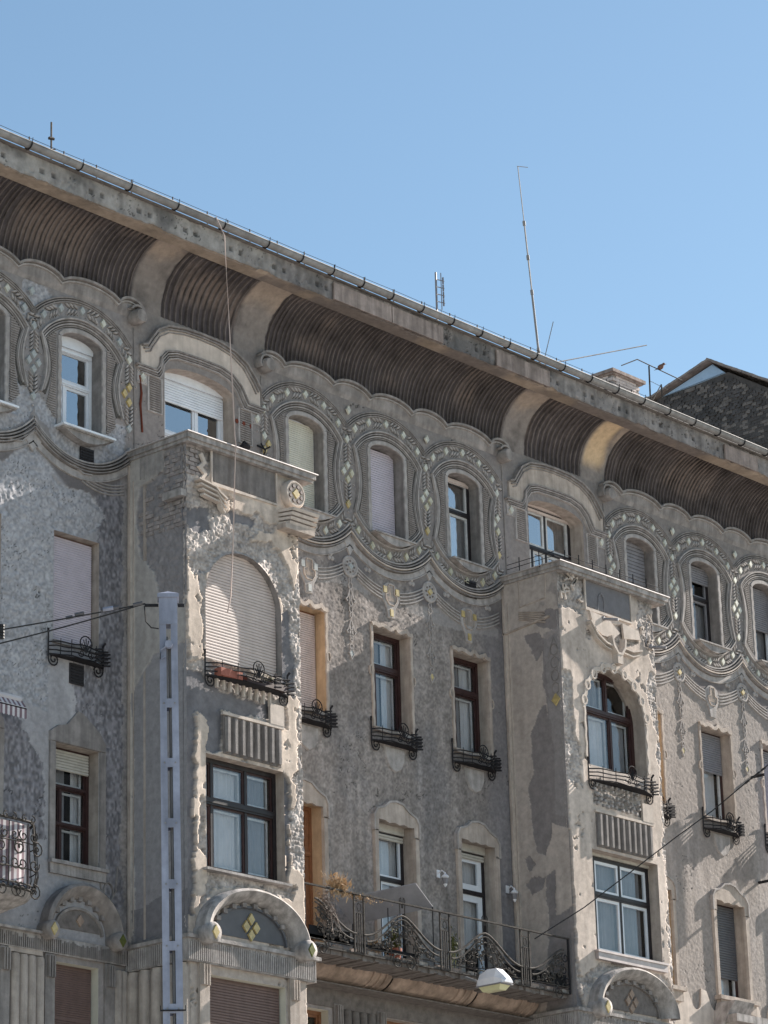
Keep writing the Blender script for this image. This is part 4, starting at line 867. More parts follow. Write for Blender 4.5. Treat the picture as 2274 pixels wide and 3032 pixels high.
for k in (0, 1):
    ac = bayface(k); bayside(k); x0, x1 = BAYS[k]
    # coping slab of the bay terrace
    m = MB(); xs = x1+.28 if k == 0 else x1+.30
    m.box(x0-.06, xs, YB-.14, 0.0, 20.03, 20.115); m.box(x0-.03, xs-.04, YB-.10, 0, 19.975, 20.029); m.obj('terrace_coping', MT['coping'], B)
    m = MB(); m.box(x0-.09, xs+.03, YB-.17, -.02, 20.118, 20.135)
    m.obj('terrace_flashing', MT['tin'], B)
    # combed panels on the parapet
    m = MB(); a, b = (35.0, 36.5) if k == 0 else (45.0, 46.35); z0_ = 19.42; x = a
    while x < b: m.box(x, x+.016, YB-.012, YB+.004, z0_+.02+rnd.uniform(0, .03), 19.96); x += .029
    m.obj('combed_parapet_panel', MT['sh_grey'] if k else MT['orn'], B, kind='stuff')
    m = MB(); m.box(a-.02, b+.02, YB-.006, YB+.003, z0_, 19.975); m.obj('parapet_panel', MT['soot'], B)
    m = MB(); m.strip([(a-.03, 19.97), (a-.03, z0_-.02), (b+.03, z0_-.02), (b+.03, 19.97)], .04, .03, YB, .2); m.obj('panel_border', MT['cream'], B)
    # reveals and windows
    dep = .13 if k == 0 else .3
    mm = MT['orn'] if k == 0 else MT['beige']
    reveal(archpts(ac, 16.35, 17.42, .9, .9, 24), YB, YB+dep+.08, mm)
    xr = ac+(.9 if k == 0 else 1.06); reveal(rect(ac-.92, xr, 12.86, 14.74), YB, YB+.33, MT['beige'], True)
    if k == 0:
        window(ac-.9, ac+.9, 16.35, 18.33, YB+dep+.05, 'sh_brown', 'white', shutter=(1,'sh_beige'), pitch=.052, fw_=.03)
        window(ac-.92, xr, 12.86, 14.74, YB+.22, 'dkbrown', 'brown', [(0,.15,.62,1),(0,.15,.62,1)], (0,.63,1), curtain=[(0,.62,0,1,'curtain'),(.64,.98,0,1,'greycurtain')], tw=.11, fw_=.075, sw=.03, inner=True)
    else:
        window(ac-.9, ac+.9, 16.35, 18.33, YB+dep, 'brown', 'brown', [(0,.18,.62,1),(0,.56,1)], (0,.60,1), curtain=[(.2,.6,0,.62,'curtain'),(.1,.55,.6,1,'greycurtain'),(.66,.95,0,.6,'greycurtain')], tw=.1, fw_=.08, sw=.03, inner=True)
        window(ac-.92, xr, 12.86, 14.74, YB+.26, 'dkbrown', 'white', [(0,.14,.56,1),(0,.14,.56,1)], (0,.62,1), curtain=[(0,.95,0,1,'greycurtain')], tw=.1, fw_=.07, sw=.055, box=.05)
        m = MB()
        for t in range(9):
            a = math.pi*(.06+.88*t/8); px, pz = ac-.97*math.cos(a), 17.42+.97*math.sin(a)
            m.strip([(px+.075*math.sin(2*math.pi*q/8), pz-.03+.09*math.cos(2*math.pi*q/8)) for q in range(8)], .045, .03, YB, .3, True)
        m.strip([(ac-.96*math.cos(math.pi*t/20)*(1+.03*math.sin(t*2.4)), 17.42+.98*math.sin(math.pi*t/20)*(1+.03*math.sin(t*2.4))) for t in range(21)], .10, .022, YB, .2)
        m.strip([(ac+.96+.02*math.sin(t), 17.42-.05*t) for t in range(20)], .09, .022, YB, .2); m.strip([(ac-.95+.01*math.sin(t), 17.42-.05*t) for t in range(20)], .06, .022, YB, .2)
        m.obj('arch_trim', MT['cream'], B)
    reveal(rect(ac-.87, ac+.86, 8.6, 11.15), YB, YB+.25, MT['sh_cream'], True)
    window(ac-.87, ac+.86, 8.6, 11.15, YB+.18, 'sh_brown', 'oldwhite', shutter=(1,'sh_brown'), pitch=.045)
    # sill of the row-3 bay window
    m = MB(); m.box(ac-1.0, xr+.06, YB-.10, YB+.25, 12.81, 12.85)
    if k: m.box(ac-.98, xr+.04, YB-.08, YB, 12.68, 12.808)
    m.obj('window_sill', MT['pinkcap'] if k else MT['coping'], B)
    # fluted panel
    a, b = (35.22, 36.52) if k == 0 else (45.0, 46.62); n = 8 if k == 0 else 10
    for i in range(n):
        m = MB(); xx = a+.05+(b-a-.1)*i/(n-1); m.strip([(xx, 14.83), (xx+.004, 15.42)], .08, .075, YB+.0, .30); m.obj('flute', MT['orn'], B)
    m = MB(); m.box(a-.03, b+.03, YB-.012, YB+.002, 14.80, 15.46); m.obj('flute_panel', MT['soot'], B)
    m = MB(); m.box(a-.06, b+.08, YB-.045, YB, 15.45, 15.50); m.box(b-.25, b+.08, YB-.05, YB, 15.501, 15.85); m.obj('panel_cap', MT['cream'], B)
    if k == 0:
        for i in range(9):
            m = MB(); xx = 35.05+.155*i; m.strip([(xx, 15.88-.01*i), (xx, 16.14)], .06, .04, YB-.0, .35); m.obj('flute', MT['cream'], B)
    # hood over the fourth row
    hx = 35.75 if k == 0 else 45.72; rx, rz, zb = 1.16, .76, 11.80
    m = MB(); n = 32
    if True:
        vs = []; fs = []
        prof = [(1.06, .01), (1.06, -.22), (1.0, -.27), (.90, -.20), (.80, -.05), (.78, .01)]
        for i in range(n+1):
            a = math.pi*i/n
            for s_, y_ in prof: vs.append((hx-rx*s_*math.cos(a), YB+y_, zb+rz*s_*math.sin(a)))
        for i in range(n):
            for j in range(5): fs.append((i*6+j, i*6+j+1, i*6+j+7, i*6+j+6))
        m.add(vs, fs); m.obj('arched_hood', MT['coping'], B, smooth=True)
    for i in range(5, 28, 3):
        m = MB(); a = math.pi*i/n; px, pz = hx-rx*.74*math.cos(a), zb+rz*.74*math.sin(a); m.box(px-.045, px+.045, YB-.08, YB, pz-.035, pz+.035); m.obj('hood_dentil', MT['orn'], B)
    m = MB(); m.prism([(hx+.80*math.cos(math.pi*t/16), zb+.02+.50*math.sin(math.pi*t/16)) for t in range(17)], YB, YB-.015); m.strip([(hx+.83*math.cos(math.pi*t/16), zb+.0+.54*math.sin(math.pi*t/16)) for t in range(17)], .06, .05, YB)
    m.obj('tympanum', MT['sh_dark'] if k == 0 else MT['soot'], B)
    dm = MB(); dm.prism([(-.085,0),(0,.105),(.085,0),(0,-.105)], 0, -.03, .1)
    dme = dm.mesh('tile', MT['ywt'] if k == 0 else MT['tan'])
    for dx, dz in ((0,.13),(0,-.13),(-.115,0),(.115,0)): inst('tile', dme, (hx+.02+dx, YB-.018, zb+.22+dz), B)
    for sd in (-1, 1):
        if k and sd > 0: continue
        m = MB(); m.lathe([(.17, 0), (.17, .30), (.14, .335), (0, .34)], (hx+sd*1.10, YB, zb-.05), 18, 'y'); o = m.obj('roundel', MT['coping'], B, smooth=True)
        t = MB(); t.prism([(hx+sd*1.10-.08,zb-.05),(hx+sd*1.10,zb+.07),(hx+sd*1.10+.08,zb-.05),(hx+sd*1.10,zb-.17)], YB-.338, YB-.36, .1); t.obj('tile', MT['olive'] if sd > 0 else MT['ywt'], o)
    # ribbed band and window head
    m = MB(); m.box(x0-.06, x1+.12, YB-.07, 0, 11.30, 11.66); m.box(x0-.1, x1+.2, YB-.12, 0, 11.66, 11.72); m.obj('string_course', MT['coping'], B)
    m = MB(); x = x0-.05
    while x < x1+.1: m.box(x, x+.022, YB-.09, YB-.068, 11.32, 11.62+rnd.uniform(-.03, .03)); x += .043
    y = YB
    while y < -.05: m.box(x0-.078, x0-.058, y, y+.022, 11.32, 11.64); y += .043
    m.obj('ribbed_band', MT['ornl'], B, kind='stuff')
    for cx in (ac-1.03, ac+1.02):
        m = MB()
        for q in range(3): m.strip([(cx-.06+.06*q, 10.95), (cx-.06+.06*q, 11.28)], .042, .06, YB-.05)
        m.box(cx-.11, cx+.11, YB-.05, YB, 8.0, 11.3)
        m.obj('pilaster', MT['beige'] if k == 0 else MT['coping'], B)
    for q in range(5):
        m = MB(); yy = YB+.12+.27*q; m.lathe([(.125, 8.0), (.125, 11.18), (.10, 11.26), (.10, 11.28)], (x0-.0, yy, 0), 12); m.obj('fluted_shaft', MT['beige'], B, smooth=True)
# bay 1: medallion, stepped brackets
bm_ = MB(); bm_.lathe([(.255,0),(.255,.09),(.225,.13),(.20,.13),(.195,.115),(0,.12)], (0,0,0), 26, 'y')
m0 = bm_.mesh('medallion', MT['cream'], True); o = inst('medallion', m0, (36.90, YB, 19.66), B)
d = MB()
for k in range(8): d.prism([(.14*math.cos(a+k*math.pi/4)+.035*math.cos(a2), .14*math.sin(a+k*math.pi/4)+.035*math.sin(a2)) for a in (.39,) for a2 in [q*math.pi/3 for q in range(6)]], -.10, -.138)
inst('medallion_bead', d.mesh('medallion_bead', MT['brown']), (36.90, YB, 19.66), o)['kind'] = 'stuff'; inst('tile', sq_y, (36.90, YB-.098, 19.66), o, rot=(0, R(45), 0), scale=(1.4, 1, 1.4))
for j in range(4):
    z = 19.33-.075*j
    m = MB(); m.add([(36.58,YB,z-.05),(37.30,YB,z-.05),(37.30,YB-.28+.03*j,z-.05),(36.66,YB-.28+.03*j,z-.05),(36.58,YB,z),(37.30,YB,z),(37.30,YB-.30+.03*j,z),(36.66,YB-.30+.03*j,z)], [(0,3,2,1),(4,5,6,7),(0,1,5,4),(1,2,6,5),(2,3,7,6),(3,0,4,7)])
    m.obj('bracket_ledge', MT['cream'], B)
    m = MB(); m.strip([(34.56+.05*j, z+.03), (34.95+.05*j, z-.02), (35.05+.03*j, z-.10), (35.22, z-.18)], .045, .15-.02*j, YB); m.obj('bracket_ledge', MT['cream'], B)
m = MB(); m.box(36.55, 37.28, YB-.2, YB, 18.96, 19.05); m.obj('bracket_block', MT['beige'], B)
m = MB(); m.strip([(34.72,19.86),(34.80,19.72),(34.70,19.62),(34.82,19.52),(34.74,19.42)], .09, .035, YB, .3); m.obj('stucco_remnant', MT['cream'], B)
# bay 1: exposed bricks at the corner
bk = [MB() for _ in range(3)]
for q, b_ in enumerate(bk): b_.box(0, .02, 0, .235-.05*q, 0, .062)
bks = [b_.mesh('brick', MT['brick']) for b_ in bk]
bf = [MB() for _ in range(2)]
for q, b_ in enumerate(bf): b_.box(0, .235-.05*q, -.02, 0, 0, .062)
bfs = [b_.mesh('brick', MT['brick']) for b_ in bf]
nb = 0
for r_ in range(24):
    z = 18.55+r_*.0765; y = YB+.01+(.12 if r_ % 2 else 0); ymax = -.95 if z > 19.5 else (-.45 if z < 19.2 else -.75)
    while y < ymax:
        if z < 19.88 and rnd.random() < .82: inst('brick', bks[nb % 3], (34.36+.026-rnd.uniform(0, .014), y, z), B); nb += 1
        y += .25
    x = 34.38+(.12 if r_ % 2 else 0)
    while x < (34.72 if z > 19.42 else 34.34):
        if z < 19.93 and rnd.random() < .85: inst('brick', bfs[nb % 2], (x, YB+.044-rnd.uniform(0, .014), z), B); nb += 1
        x += .25
m = MB(); y = -.85
while y < -.3: m.box(34.352, 34.372, y, y+.018, 19.6+rnd.uniform(-.04,.04), 20.0); y += .032
m.obj('combed_panel', MT['ornl'], B)
m = MB(); m.box(34.25, 34.37, YB-.02, YB+.42, 19.02, 19.14); m.obj('bracket_block', MT['coping'], B)
# bay 2: central stucco swag, remnants, side panels
m = MB(); m.strip([(45.00,19.15),(45.2,18.92),(45.45,18.80),(45.62,18.78)], .05, .12, YB); m.strip([(45.0,19.08),(45.2,18.85),(45.45,18.73),(45.62,18.70)], .03, .09, YB); m.obj('stucco_swag', MT['cream'], B); m = MB()
m.strip([(46.02,18.82),(46.3,18.80),(46.6,18.88)], .05, .09, YB); m.strip([(46.02,18.72),(46.3,18.70),(46.55,18.78)], .04, .08, YB); m.obj('stucco_swag', MT['cream'], B)
m = MB(); m.strip([(45.62,18.98),(45.66,18.8),(45.78,18.66),(45.90,18.66),(46.0,18.8),(46.03,18.98)], .07, .13, YB); m.box(45.76,45.92,YB-.12,YB,18.46,18.66); m.obj('stucco_shield', MT['cream'], B)
m = MB(); m.prism([(45.05,19.36),(45.6,19.33),(45.95,19.10),(45.75,18.95),(45.4,18.95),(45.15,19.08)], YB, YB-.05); m.prism([(46.05,19.32),(46.55,19.27),(46.6,19.1),(46.08,19.02)], YB, YB-.05); m.obj('stucco_remnant', MT['cream'], B)
for k in range(14):
    m = MB(); x = rnd.choice([rnd.uniform(44.3,44.9), rnd.uniform(46.7,47.05)]); z = rnd.uniform(19.3,19.95) if x < 45 else rnd.uniform(18.8,19.9)
    m.strip([(x+rnd.uniform(-.1,.1), z+rnd.uniform(-.1,.1)) for _ in range(4)], .045, .035, YB, .3); m.obj('stucco_remnant', MT['cream'], B)
for r_ in range(9):
    m = MB(); x = 45.0+.155*r_
    for q in range(5): dot(m, x+rnd.uniform(-.07,.07), 15.62+.09*q+rnd.uniform(-.02,.02), rnd.uniform(.03,.05), .05)
    m.v = [(a, b+YB, c) for a, b, c in m.v]; m.obj('stucco_rubble', MT['ornl'], B, kind='stuff')
ds = MB(); ds.add([(0,-.11,0),(0,0,.13),(0,.11,0),(0,0,-.13),(-.02,-.09,0),(-.02,0,.11),(-.02,.09,0),(-.02,0,-.11)], [(4,5,6,7),(0,1,5,4),(1,2,6,5),(2,3,7,6),(3,0,4,7)])
inst('tile', ds.mesh('tile', MT['ywt']), (44.145, -1.2, 17.48), B)
sm_ = MB(lambda x, y, z: (44.15+y, x, z)); 
for k in range(5): sm_.strip([(-1.03, 19.22-.05*k), (-.40, 19.36-.05*k*.7)], .03, .02)
sm_.strip([(-1.08,20.0),(-1.05,19.5),(-.42,19.45),(-.42,20.0)], .03, .012, 0, .3); sm_.strip([(-1.15,19.12),(0,19.0)], .05, .03); sm_.obj('side_moulding', MT['beige'], B)
sm_ = MB(lambda x, y, z: (44.15+y, x, z))
for z in (18.45, 18.2, 17.95, 17.7): sm_.strip([(-1.2-.09*math.sin(2*math.pi*q/8), z+.11*math.cos(2*math.pi*q/8)) for q in range(8)], .018, .006, 0, .3, True)
sm_.strip([(-1.34,18.3),(-1.26,18.55),(-1.2,18.68),(-1.14,18.55),(-1.06,18.3)], .02, .006); sm_.obj('pendant_chain', MT['orn'], B)
for k in (0, 1):
    x0 = BAYS[k][0]; c = MB(lambda x, y, z, x0=x0: (x0+y, x, z)); c.strip([(-.03, 11.8), (-.03, 19.9)], .05, .03); c.strip([(-.13, 12.0), (-.13, 19.6)], .02, .012); c.obj('corner_moulding', MT['beige'], B)

# ================================================================ left wall: hood, band, pilasters
hx, zb = 33.28, 11.76
m = MB(); vs = []; fs = []; n = 30
prof = [(1.03, .01), (1.03, -.20), (.97, -.24), (.86, -.16), (.76, -.04), (.74, .01)]
for i in range(n+1):
    a = math.pi*i/n
    for s_, y_ in prof: vs.append((hx-.80*s_*math.cos(a), y_, zb-.02+.80*s_*math.sin(a)))
for i in range(n):
    for j in range(5): fs.append((i*6+j, i*6+j+1, i*6+j+7, i*6+j+6))
m.add(vs, fs); m.obj('arched_hood', MT['orn'], B, smooth=True)
for i in range(6, 26, 3):
    m = MB(); a = math.pi*i/n; px, pz = hx-.60*math.cos(a), zb+.58*math.sin(a); m.box(px-.04, px+.04, -.07, 0, pz-.04, pz+.04); m.obj('hood_dentil', MT['orn'], B)
m = MB(); m.prism([(hx+.46*math.cos(math.pi*t/14), zb+.08+.33*math.sin(math.pi*t/14)) for t in range(15)], 0, -.012); m.obj('tympanum', MT['soot'], B)
m = MB(); m.strip([(hx+.5*math.cos(math.pi*t/14), zb+.05+.38*math.sin(math.pi*t/14)) for t in range(15)], .06, .04); m.obj('hood_moulding', MT['orn'], B)
inst('tile', dme, (hx+.02, -.012, zb+.24), B); bpy.data.objects[-1] if False else None
for sd, yl in ((-1, 'ywt'), (1, 'olive')):
    m = MB(); m.lathe([(.15, 0), (.15, .22), (.125, .25), (0, .255)], (hx+sd*.73, 0, zb-.02), 18, 'y'); o = m.obj('roundel', MT['orn'], B, smooth=True)
    t = MB(); cx = hx+sd*.73; t.prism([(cx-.075,zb-.02),(cx,zb+.09),(cx+.075,zb-.02),(cx,zb-.13)], -.253, -.272, .1); t.obj('tile', MT[yl], o)
m = MB(); m.box(28.6, 34.3, -.06, .02, 11.40, 11.66); m.box(28.6, 32.5, -.14, 0, 11.662, 11.70); m.obj('string_course', MT['coping'], B)
m = MB(); x = 30.4
while x < 34.25: m.box(x, x+.022, -.082, -.058, 11.42, 11.60+rnd.uniform(-.03, .04)); x += .043
m.obj('ribbed_band', MT['orn'], B, kind='stuff')
m = MB(); m.box(37.3, 44.1, -.03, .02, 11.32, 11.64); m.obj('string_course', MT['soot'], B)
m = MB(); m.box(31.8, 32.5, -.05, 0, 11.33, 11.40); m.obj('string_course', MT['beige'], B)
for cx in (31.73, 32.66, 33.93, 39.25, 40.35):
    m = MB()
    for q in range(3): m.strip([(cx-.055+.055*q, 11.02), (cx-.055+.055*q, 11.36)], .038, .06, -.045)
    m.box(cx-.10, cx+.10, -.045, 0, 8.0, 11.39); m.obj('pilaster', MT['orn'], B)
for x in (31.95, 32.12, 32.29, 32.46, 34.12, 34.24, 39.5, 39.7, 39.9, 40.1):
    m = MB(); m.lathe([(.085, 8.0), (.085, 11.28), (.07, 11.31)], (x, -.01, 0), 12); m.obj('fluted_shaft', MT['beige'] if x < 35 else MT['soot'], B, smooth=True)
m = MB(); m.strip([(33.92+.10*math.sin(2*math.pi*q/10), 12.55+.16*math.cos(2*math.pi*q/10)) for q in range(10)], .03, .03, 0, .3, True); m.strip([(33.72,13.0),(33.76,12.6),(33.92,12.32),(34.08,12.6),(34.12,13.0)], .03, .025); m.obj('apron_ornament', MT['orn'], B)
for (vx, vz) in ((33.40, 19.80), (33.20, 16.02), (43.22, 19.70)):
    v = MB(); v.box(vx-.15, vx+.15, -.03, -.004, vz-.17, vz+.17); o = v.obj('air_vent', MT['dkbrown'], B)
    v = MB(); 
    for q in range(6): v.box(vx-.13, vx+.13, -.045, -.032, vz-.14+.05*q, vz-.115+.05*q)
    v.obj('vent_slat', MT['iron'], o)
# ================================================================ window guards (wrought iron flower baskets)
def spiral(cx, cz, r, turns, a0, sd, y=0, n=22):
    return [(cx+sd*r*(1-t/n*.8)*math.cos(a0-2*math.pi*turns*t/n), y, cz+r*(1-t/n*.8)*math.sin(a0-2*math.pi*turns*t/n)) for t in range(n+1)]
def guard(w, bow=.22):
    m = MB()
    for sd in (-1, 1):
        m.tube([(sd*w, -.03, .12), (sd*w, -.03, -.30)], .014, 5)
        m.tube([(sd*w, -.03, -.28)]+[(p[0], -.03, p[2]) for p in spiral(sd*(w-.115), -.33, .115, 1.6, 0, sd)], .013, 5)
        m.tube([(sd*w, -.03, .10), (sd*(w+.03), -.06, .16)], .02, 5)
    for k in range(4):
        z = -.06-.065*k; b = bow*(1-.1*k)
        pts = [(-w, -.03, z)]+[(-w+2*w*t/12, -.03-b*math.sin(math.pi*t/12)**.6, z+.01*math.sin(t*1.3+k)) for t in range(1, 12)]+[(w, -.03, z)]
        m.tube(pts, .013, 5)
    for sx in (-.75, -.45, .45, .75, .95):
        yy = -.03-bow*math.sin(math.pi*(sx+1)/2)**.6; m.tube([(sx*w, yy, -.28), (sx*w, yy-.01, .0)], .009, 4)
        if sx > .4:
            for q in range(4): m.tube([(sx*w-.04, yy-.02, -.06-.065*q), (sx*w+.10, yy-.05, -.04-.065*q)], .016, 4)
    ring = [(.13*math.sin(2*math.pi*t/16), -.05-bow, -.03+.13*math.cos(2*math.pi*t/16)) for t in range(17)]
    m.tube(ring, .011, 5)
    for a in range(5): m.tube([(.0, -.05-bow, -.18), (.11*math.sin(R(-60+30*a)), -.05-bow, -.12+.18*math.cos(R(-60+30*a)))], .012, 4)
    for sd in (-1, 1): m.tube([(p[0], -.05-bow, p[2]) for p in spiral(sd*.1, -.2, .07, 1.2, 0, sd, 0, 12)], .011, 4)
    n = 12; vs = []
    for t in range(n+1): x = -w+2*w*t/n; vs += [(x, 0, -.27), (x, -.02-bow*.85*math.sin(math.pi*t/n)**.6, -.27)]
    m.add(vs, [(2*t, 2*t+1, 2*t+3, 2*t+2) for t in range(n)])
    return m.mesh('window_guard', MT['iron'], True)
gA = guard(.60); gB = guard(.97, .26)
for x in ROW2[1:]: inst('window_guard', gA, (x-.03, 0, 16.50), B)
for k in (0, 1): inst('window_guard', gB, ((35.74, 45.76)[k], YB, 16.30), B)
def leaves(name, pos, size, n, mt, label, cat, ls=.03, stalks=0, up_=False, group=None):
    t = empty(name, pos, label, cat, group); m = MB()
    for _ in range(n):
        p = [rnd.gauss(0, .4)*s for s in size]; a = rnd.random()*6.28; e = rnd.uniform(-1, 1.3); l = ls*rnd.uniform(.6, 1.6); w_ = l*.3
        d = Vector((math.cos(a)*math.cos(e), math.sin(a)*math.cos(e), math.sin(e))); s = d.cross(Vector((0,0,1))).normalized()*w_
        q = Vector(p)+Vector(pos); m.add([tuple(q-d*l), tuple(q+s), tuple(q+d*l), tuple(q-s+Vector((0,0,w_*.4)))], [(0,1,2),(0,2,3)])
    m.obj('foliage', mt, t, kind='stuff')
    if stalks:
        m = MB()
        for _ in range(stalks):
            x, y = rnd.gauss(0, .35)*size[0], rnd.gauss(0, .35)*size[1]; h = size[2]*rnd.uniform(.5, 1.3)*(1 if up_ else -1); q = Vector(pos)
            m.tube([tuple(q+Vector((x*.4, y*.4, -h*.4))), tuple(q+Vector((x, y, h*.3))), tuple(q+Vector((x*1.5, y*1.3, h)))], .0045, 3)
        m.obj('stem', mt, t, kind='stuff')
    return t
t = empty('flower_box', (35.3, YB-.15, 16.05), 'long terracotta flower box with sparse weeds on the arched window ledge of the left bay', 'flower box')
m = MB(); m.box(34.95, 35.45, YB-.22, YB-.06, 16.04, 16.17); m.obj('box', MT['pot'], t)
m = MB(); m.box(35.55, 36.5, YB-.22, YB-.06, 16.04, 16.15); m.obj('box', MT['brown'], t)
leaves('weed', (36.2, YB-.15, 16.19), (.5, .08, .08), 60, MT['olive'], 'small green weeds sprouting in the flower box of the left bay', 'weed', .03)

# ================================================================ main balcony between the bays
YR = -1.25
m = MB(); n = 70
for i in range(n):
    x0 = 37.16+6.95*i/n; x1 = 37.16+6.95*(i+1)/n; m.box(x0, x1, -1.17+rnd.uniform(-.03, .02), -.01, 11.90+rnd.uniform(-.02, .015), 12.03)
m.obj('balcony_slab', MT['soot'], B)
m = MB(); m.box(37.16, 44.11, -1.24, -1.19, 11.965, 11.985); m.box(37.16, 44.11, -1.25, -1.22, 12.085, 12.10); m.obj('slab_edge_rail', MT['rustiron'], B)
for k in range(16):
    m = MB(); x = 37.5+.43*k; m.box(x, x+.22, -1.185, -1.15, 11.985, 12.06); m.obj('edge_stone', MT['board' if k % 3 else 'coping'], B)
rollp = [(0,11.645),(-.12,11.645),(-.26,11.665),(-.40,11.72),(-.50,11.79),(-.56,11.86),(-.58,11.93)]
jx = [37.14, 37.95, 40.17, 42.41, 44.14]
for i in range(4):
    a, b = jx[i]+.02, jx[i+1]-.02; m = MB(); n = 30; vs = []; fs = []
    for t in range(n+1):
        x = a+(b-a)*t/n; e = min(x-a, b-x); s = 1-.14*max(0, 1-e/.10)**2
        for y, z in rollp: vs.append((x, y*s, 11.9-(11.9-z)*s if z < 11.9 else z))
    for t in range(n):
        for j in range(6): fs.append((t*7+j, t*7+j+1, t*7+j+8, t*7+j+7))
    m.add(vs, fs); o = m.obj('rolled_bracket', MT['tan'], B, smooth=True)
    for dx in (.22, .38, .55):
        if b-dx > a+.2:
            m = MB(); m.tube([(b-dx, y*1.01, z-.003) for y, z in rollp], .022, 6); m.obj('rolled_ring', MT['tan'], o, smooth=True)
m = MB(); m.box(37.14, 44.13, -.40, 0, 11.62, 11.643); m.obj('bracket_ledge', MT['soot'], B)
rail = MB(); rail.box(37.14, 44.12, YR-.025, YR+.02, 12.965, 12.99); rail = rail.obj('balcony_railing', MT['rustiron'], B)
def bell(cx, w_, zt, zb_, m, r=.013, a=-1, b=1):
    pts = [(cx+w_*t, YR, zb_+(zt-zb_)*(.5+.5*math.cos(math.pi*min(1, abs(t)**.85)))) for t in [a+(b-a)*i/28 for i in range(29)]]
    m.tube(pts, r, 5)
def ornament(cx, full=0):
    m = MB(); a, b = (-1, 1) if full == 0 else ((0, 1) if full > 0 else (-1, 0))
    bell(cx, 1.0, 12.76, 12.30, m, .021, a, b); bell(cx, .92, 12.70, 12.20, m, .017, a, b); bell(cx, .80, 12.60, 12.12, m, .012, a, b)
    sds = (-1, 1) if full == 0 else (full,)
    for sd in sds:
        if full == 0: m.tube([(cx+sd*.05, YR, 12.5), (cx+sd*.07, YR, 13.04), (cx+sd*.035, YR, 13.08), (cx+sd*.01, YR, 12.9)], .012, 4)
        for (dx, z, r, t, a0) in ((.16,12.50,.08,1.3,2.0), (.30,12.42,.07,1.2,.5), (.12,12.30,.07,1.2,3.5), (.27,12.24,.06,1.1,1.2), (.42,12.25,.06,1.2,.2), (.55,12.17,.05,1.2,2.2), (.08,12.60,.05,1.1,1.0), (.40,12.36,.04,1.1,3.0), (.14,11.96,.115,1.35,math.pi/2), (.22,12.58,.05,1.1,2.5), (.66,12.16,.04,1.1,1.), (.05,12.42,.045,1.1,.3), (.36,12.16,.05,1.1,2.)):
            m.tube([(p[0], YR, p[2]) for p in spiral(cx+sd*dx*1.12, z, r*1.15, t, a0, sd, 0, 14)], .017, 4)
        m.tube([(cx, YR, 12.52), (cx+sd*.1, YR, 12.34), (cx+sd*.25, YR, 12.30), (cx+sd*.33, YR, 12.12)], .012, 4)
        m.tube([(cx+sd*.33, YR, 12.45), (cx+sd*.30, YR, 12.15), (cx+sd*.33, YR, 11.98)], .012, 4)
        for q in range(22):
            a = rnd.uniform(0, 6.28); dx_ = rnd.uniform(.04, .72); x, z = cx+sd*dx_, 12.12+rnd.random()*(.50-.55*dx_)
            m.tube([(x, YR-.01, z), (x+.06*math.cos(a), YR-.02, z+.06*math.sin(a))], .016, 4, True, .004)
    m.obj('railing_scrollwork', MT['rustiron'], rail)
for cx in (39.6, 41.78): ornament(cx)
ornament(37.42, 1); ornament(43.96, -1)
for cx in (38.5, 40.7, 42.87):
    m = MB()
    for dx in (-.12, .12): m.box(cx+dx-.014, cx+dx+.014, YR-.014, YR+.014, 11.98, 12.97)
    for dx in (-.05, .0, .05): m.box(cx+dx-.009, cx+dx+.009, YR-.009, YR+.009, 12.0, 12.66)
    for z in (12.86, 12.66): m.box(cx-.12, cx+.12, YR-.009, YR+.009, z-.008, z+.008)
    m.tube([(cx+.05*math.sin(t), YR, 12.76+.07*math.cos(t)) for t in [2*math.pi*q/8 for q in range(9)]], .009, 4)
    m.obj('railing_post', MT['rustiron'], rail)
for x in (37.17, 44.10): m = MB(); m.box(x-.015, x+.015, YR-.015, YR+.015, 11.97, 12.97); m.obj('railing_post', MT['iron'], rail)
m = MB()
for (cx_, z) in ((44.0, 12.62), (43.95, 12.4), (44.02, 12.2)): m.tube([(p[0], YR, p[2]) for p in spiral(cx_, z, .1, 1.3, 1.0, -1)], .013, 4)
m.obj('railing_scrollwork', MT['iron'], rail)
m = MB(); m.add([(37.2,YR+.03,12.1),(40.0,YR+.03,12.1),(40.0,YR+.03,12.16),(37.2,YR+.03,12.16)], [(0,1,2,3)]); m.obj('railing_screen', MT['dark'], rail)
for a_, b_ in ((42.3, 44.05), (37.3, 38.3)): m = MB(); m.box(a_, b_, YR+.03, YR+.045, 12.08, 12.31); m.obj('railing_screen', MT['dark'], rail)

# ================================================================ rounded balcony and awning at the left edge
bal = MB(); plan = [(29.4,-1.02),(31.15,-1.02),(31.38,-.98),(31.55,-.86),(31.64,-.66),(31.66,-.4),(31.66,0)]
def wall_along(plan, z0, z1, m):
    k = len(plan); m.add([(x,y,z0) for x,y in plan]+[(x,y,z1) for x,y in plan], [(i,i+1,k+i+1,k+i) for i in range(k-1)])
k = len(plan); bal.add([(x,y,12.02) for x,y in plan]+[(29.4,0,12.02)]+[(29.4+(x-29.4)*.985,y*.93,11.93) for x,y in plan]+[(29.4,0,11.93)]+[(29.4+(x-29.4)*.8,y*.55,11.72) for x,y in plan]+[(29.4,0,11.72)],
    [tuple(range(k+1))]+[(i,i+1,k+2+i,k+1+i) for i in range(k)]+[(k+1+i,k+2+i,2*k+3+i,2*k+2+i) for i in range(k)]+[tuple(range(2*k+2,3*k+3))])
bo = bal.obj('balcony', MT['coping'], B)
m = MB(); m.tube([(x,y,13.1) for x,y in plan], .022, 6); m.tube([(x,y,12.12) for x,y in plan], .014, 5); m.tube([(x,y,12.04) for x,y in plan], .02, 5)
m.obj('balcony_railing', MT['rustiron'], bo)
m = MB()
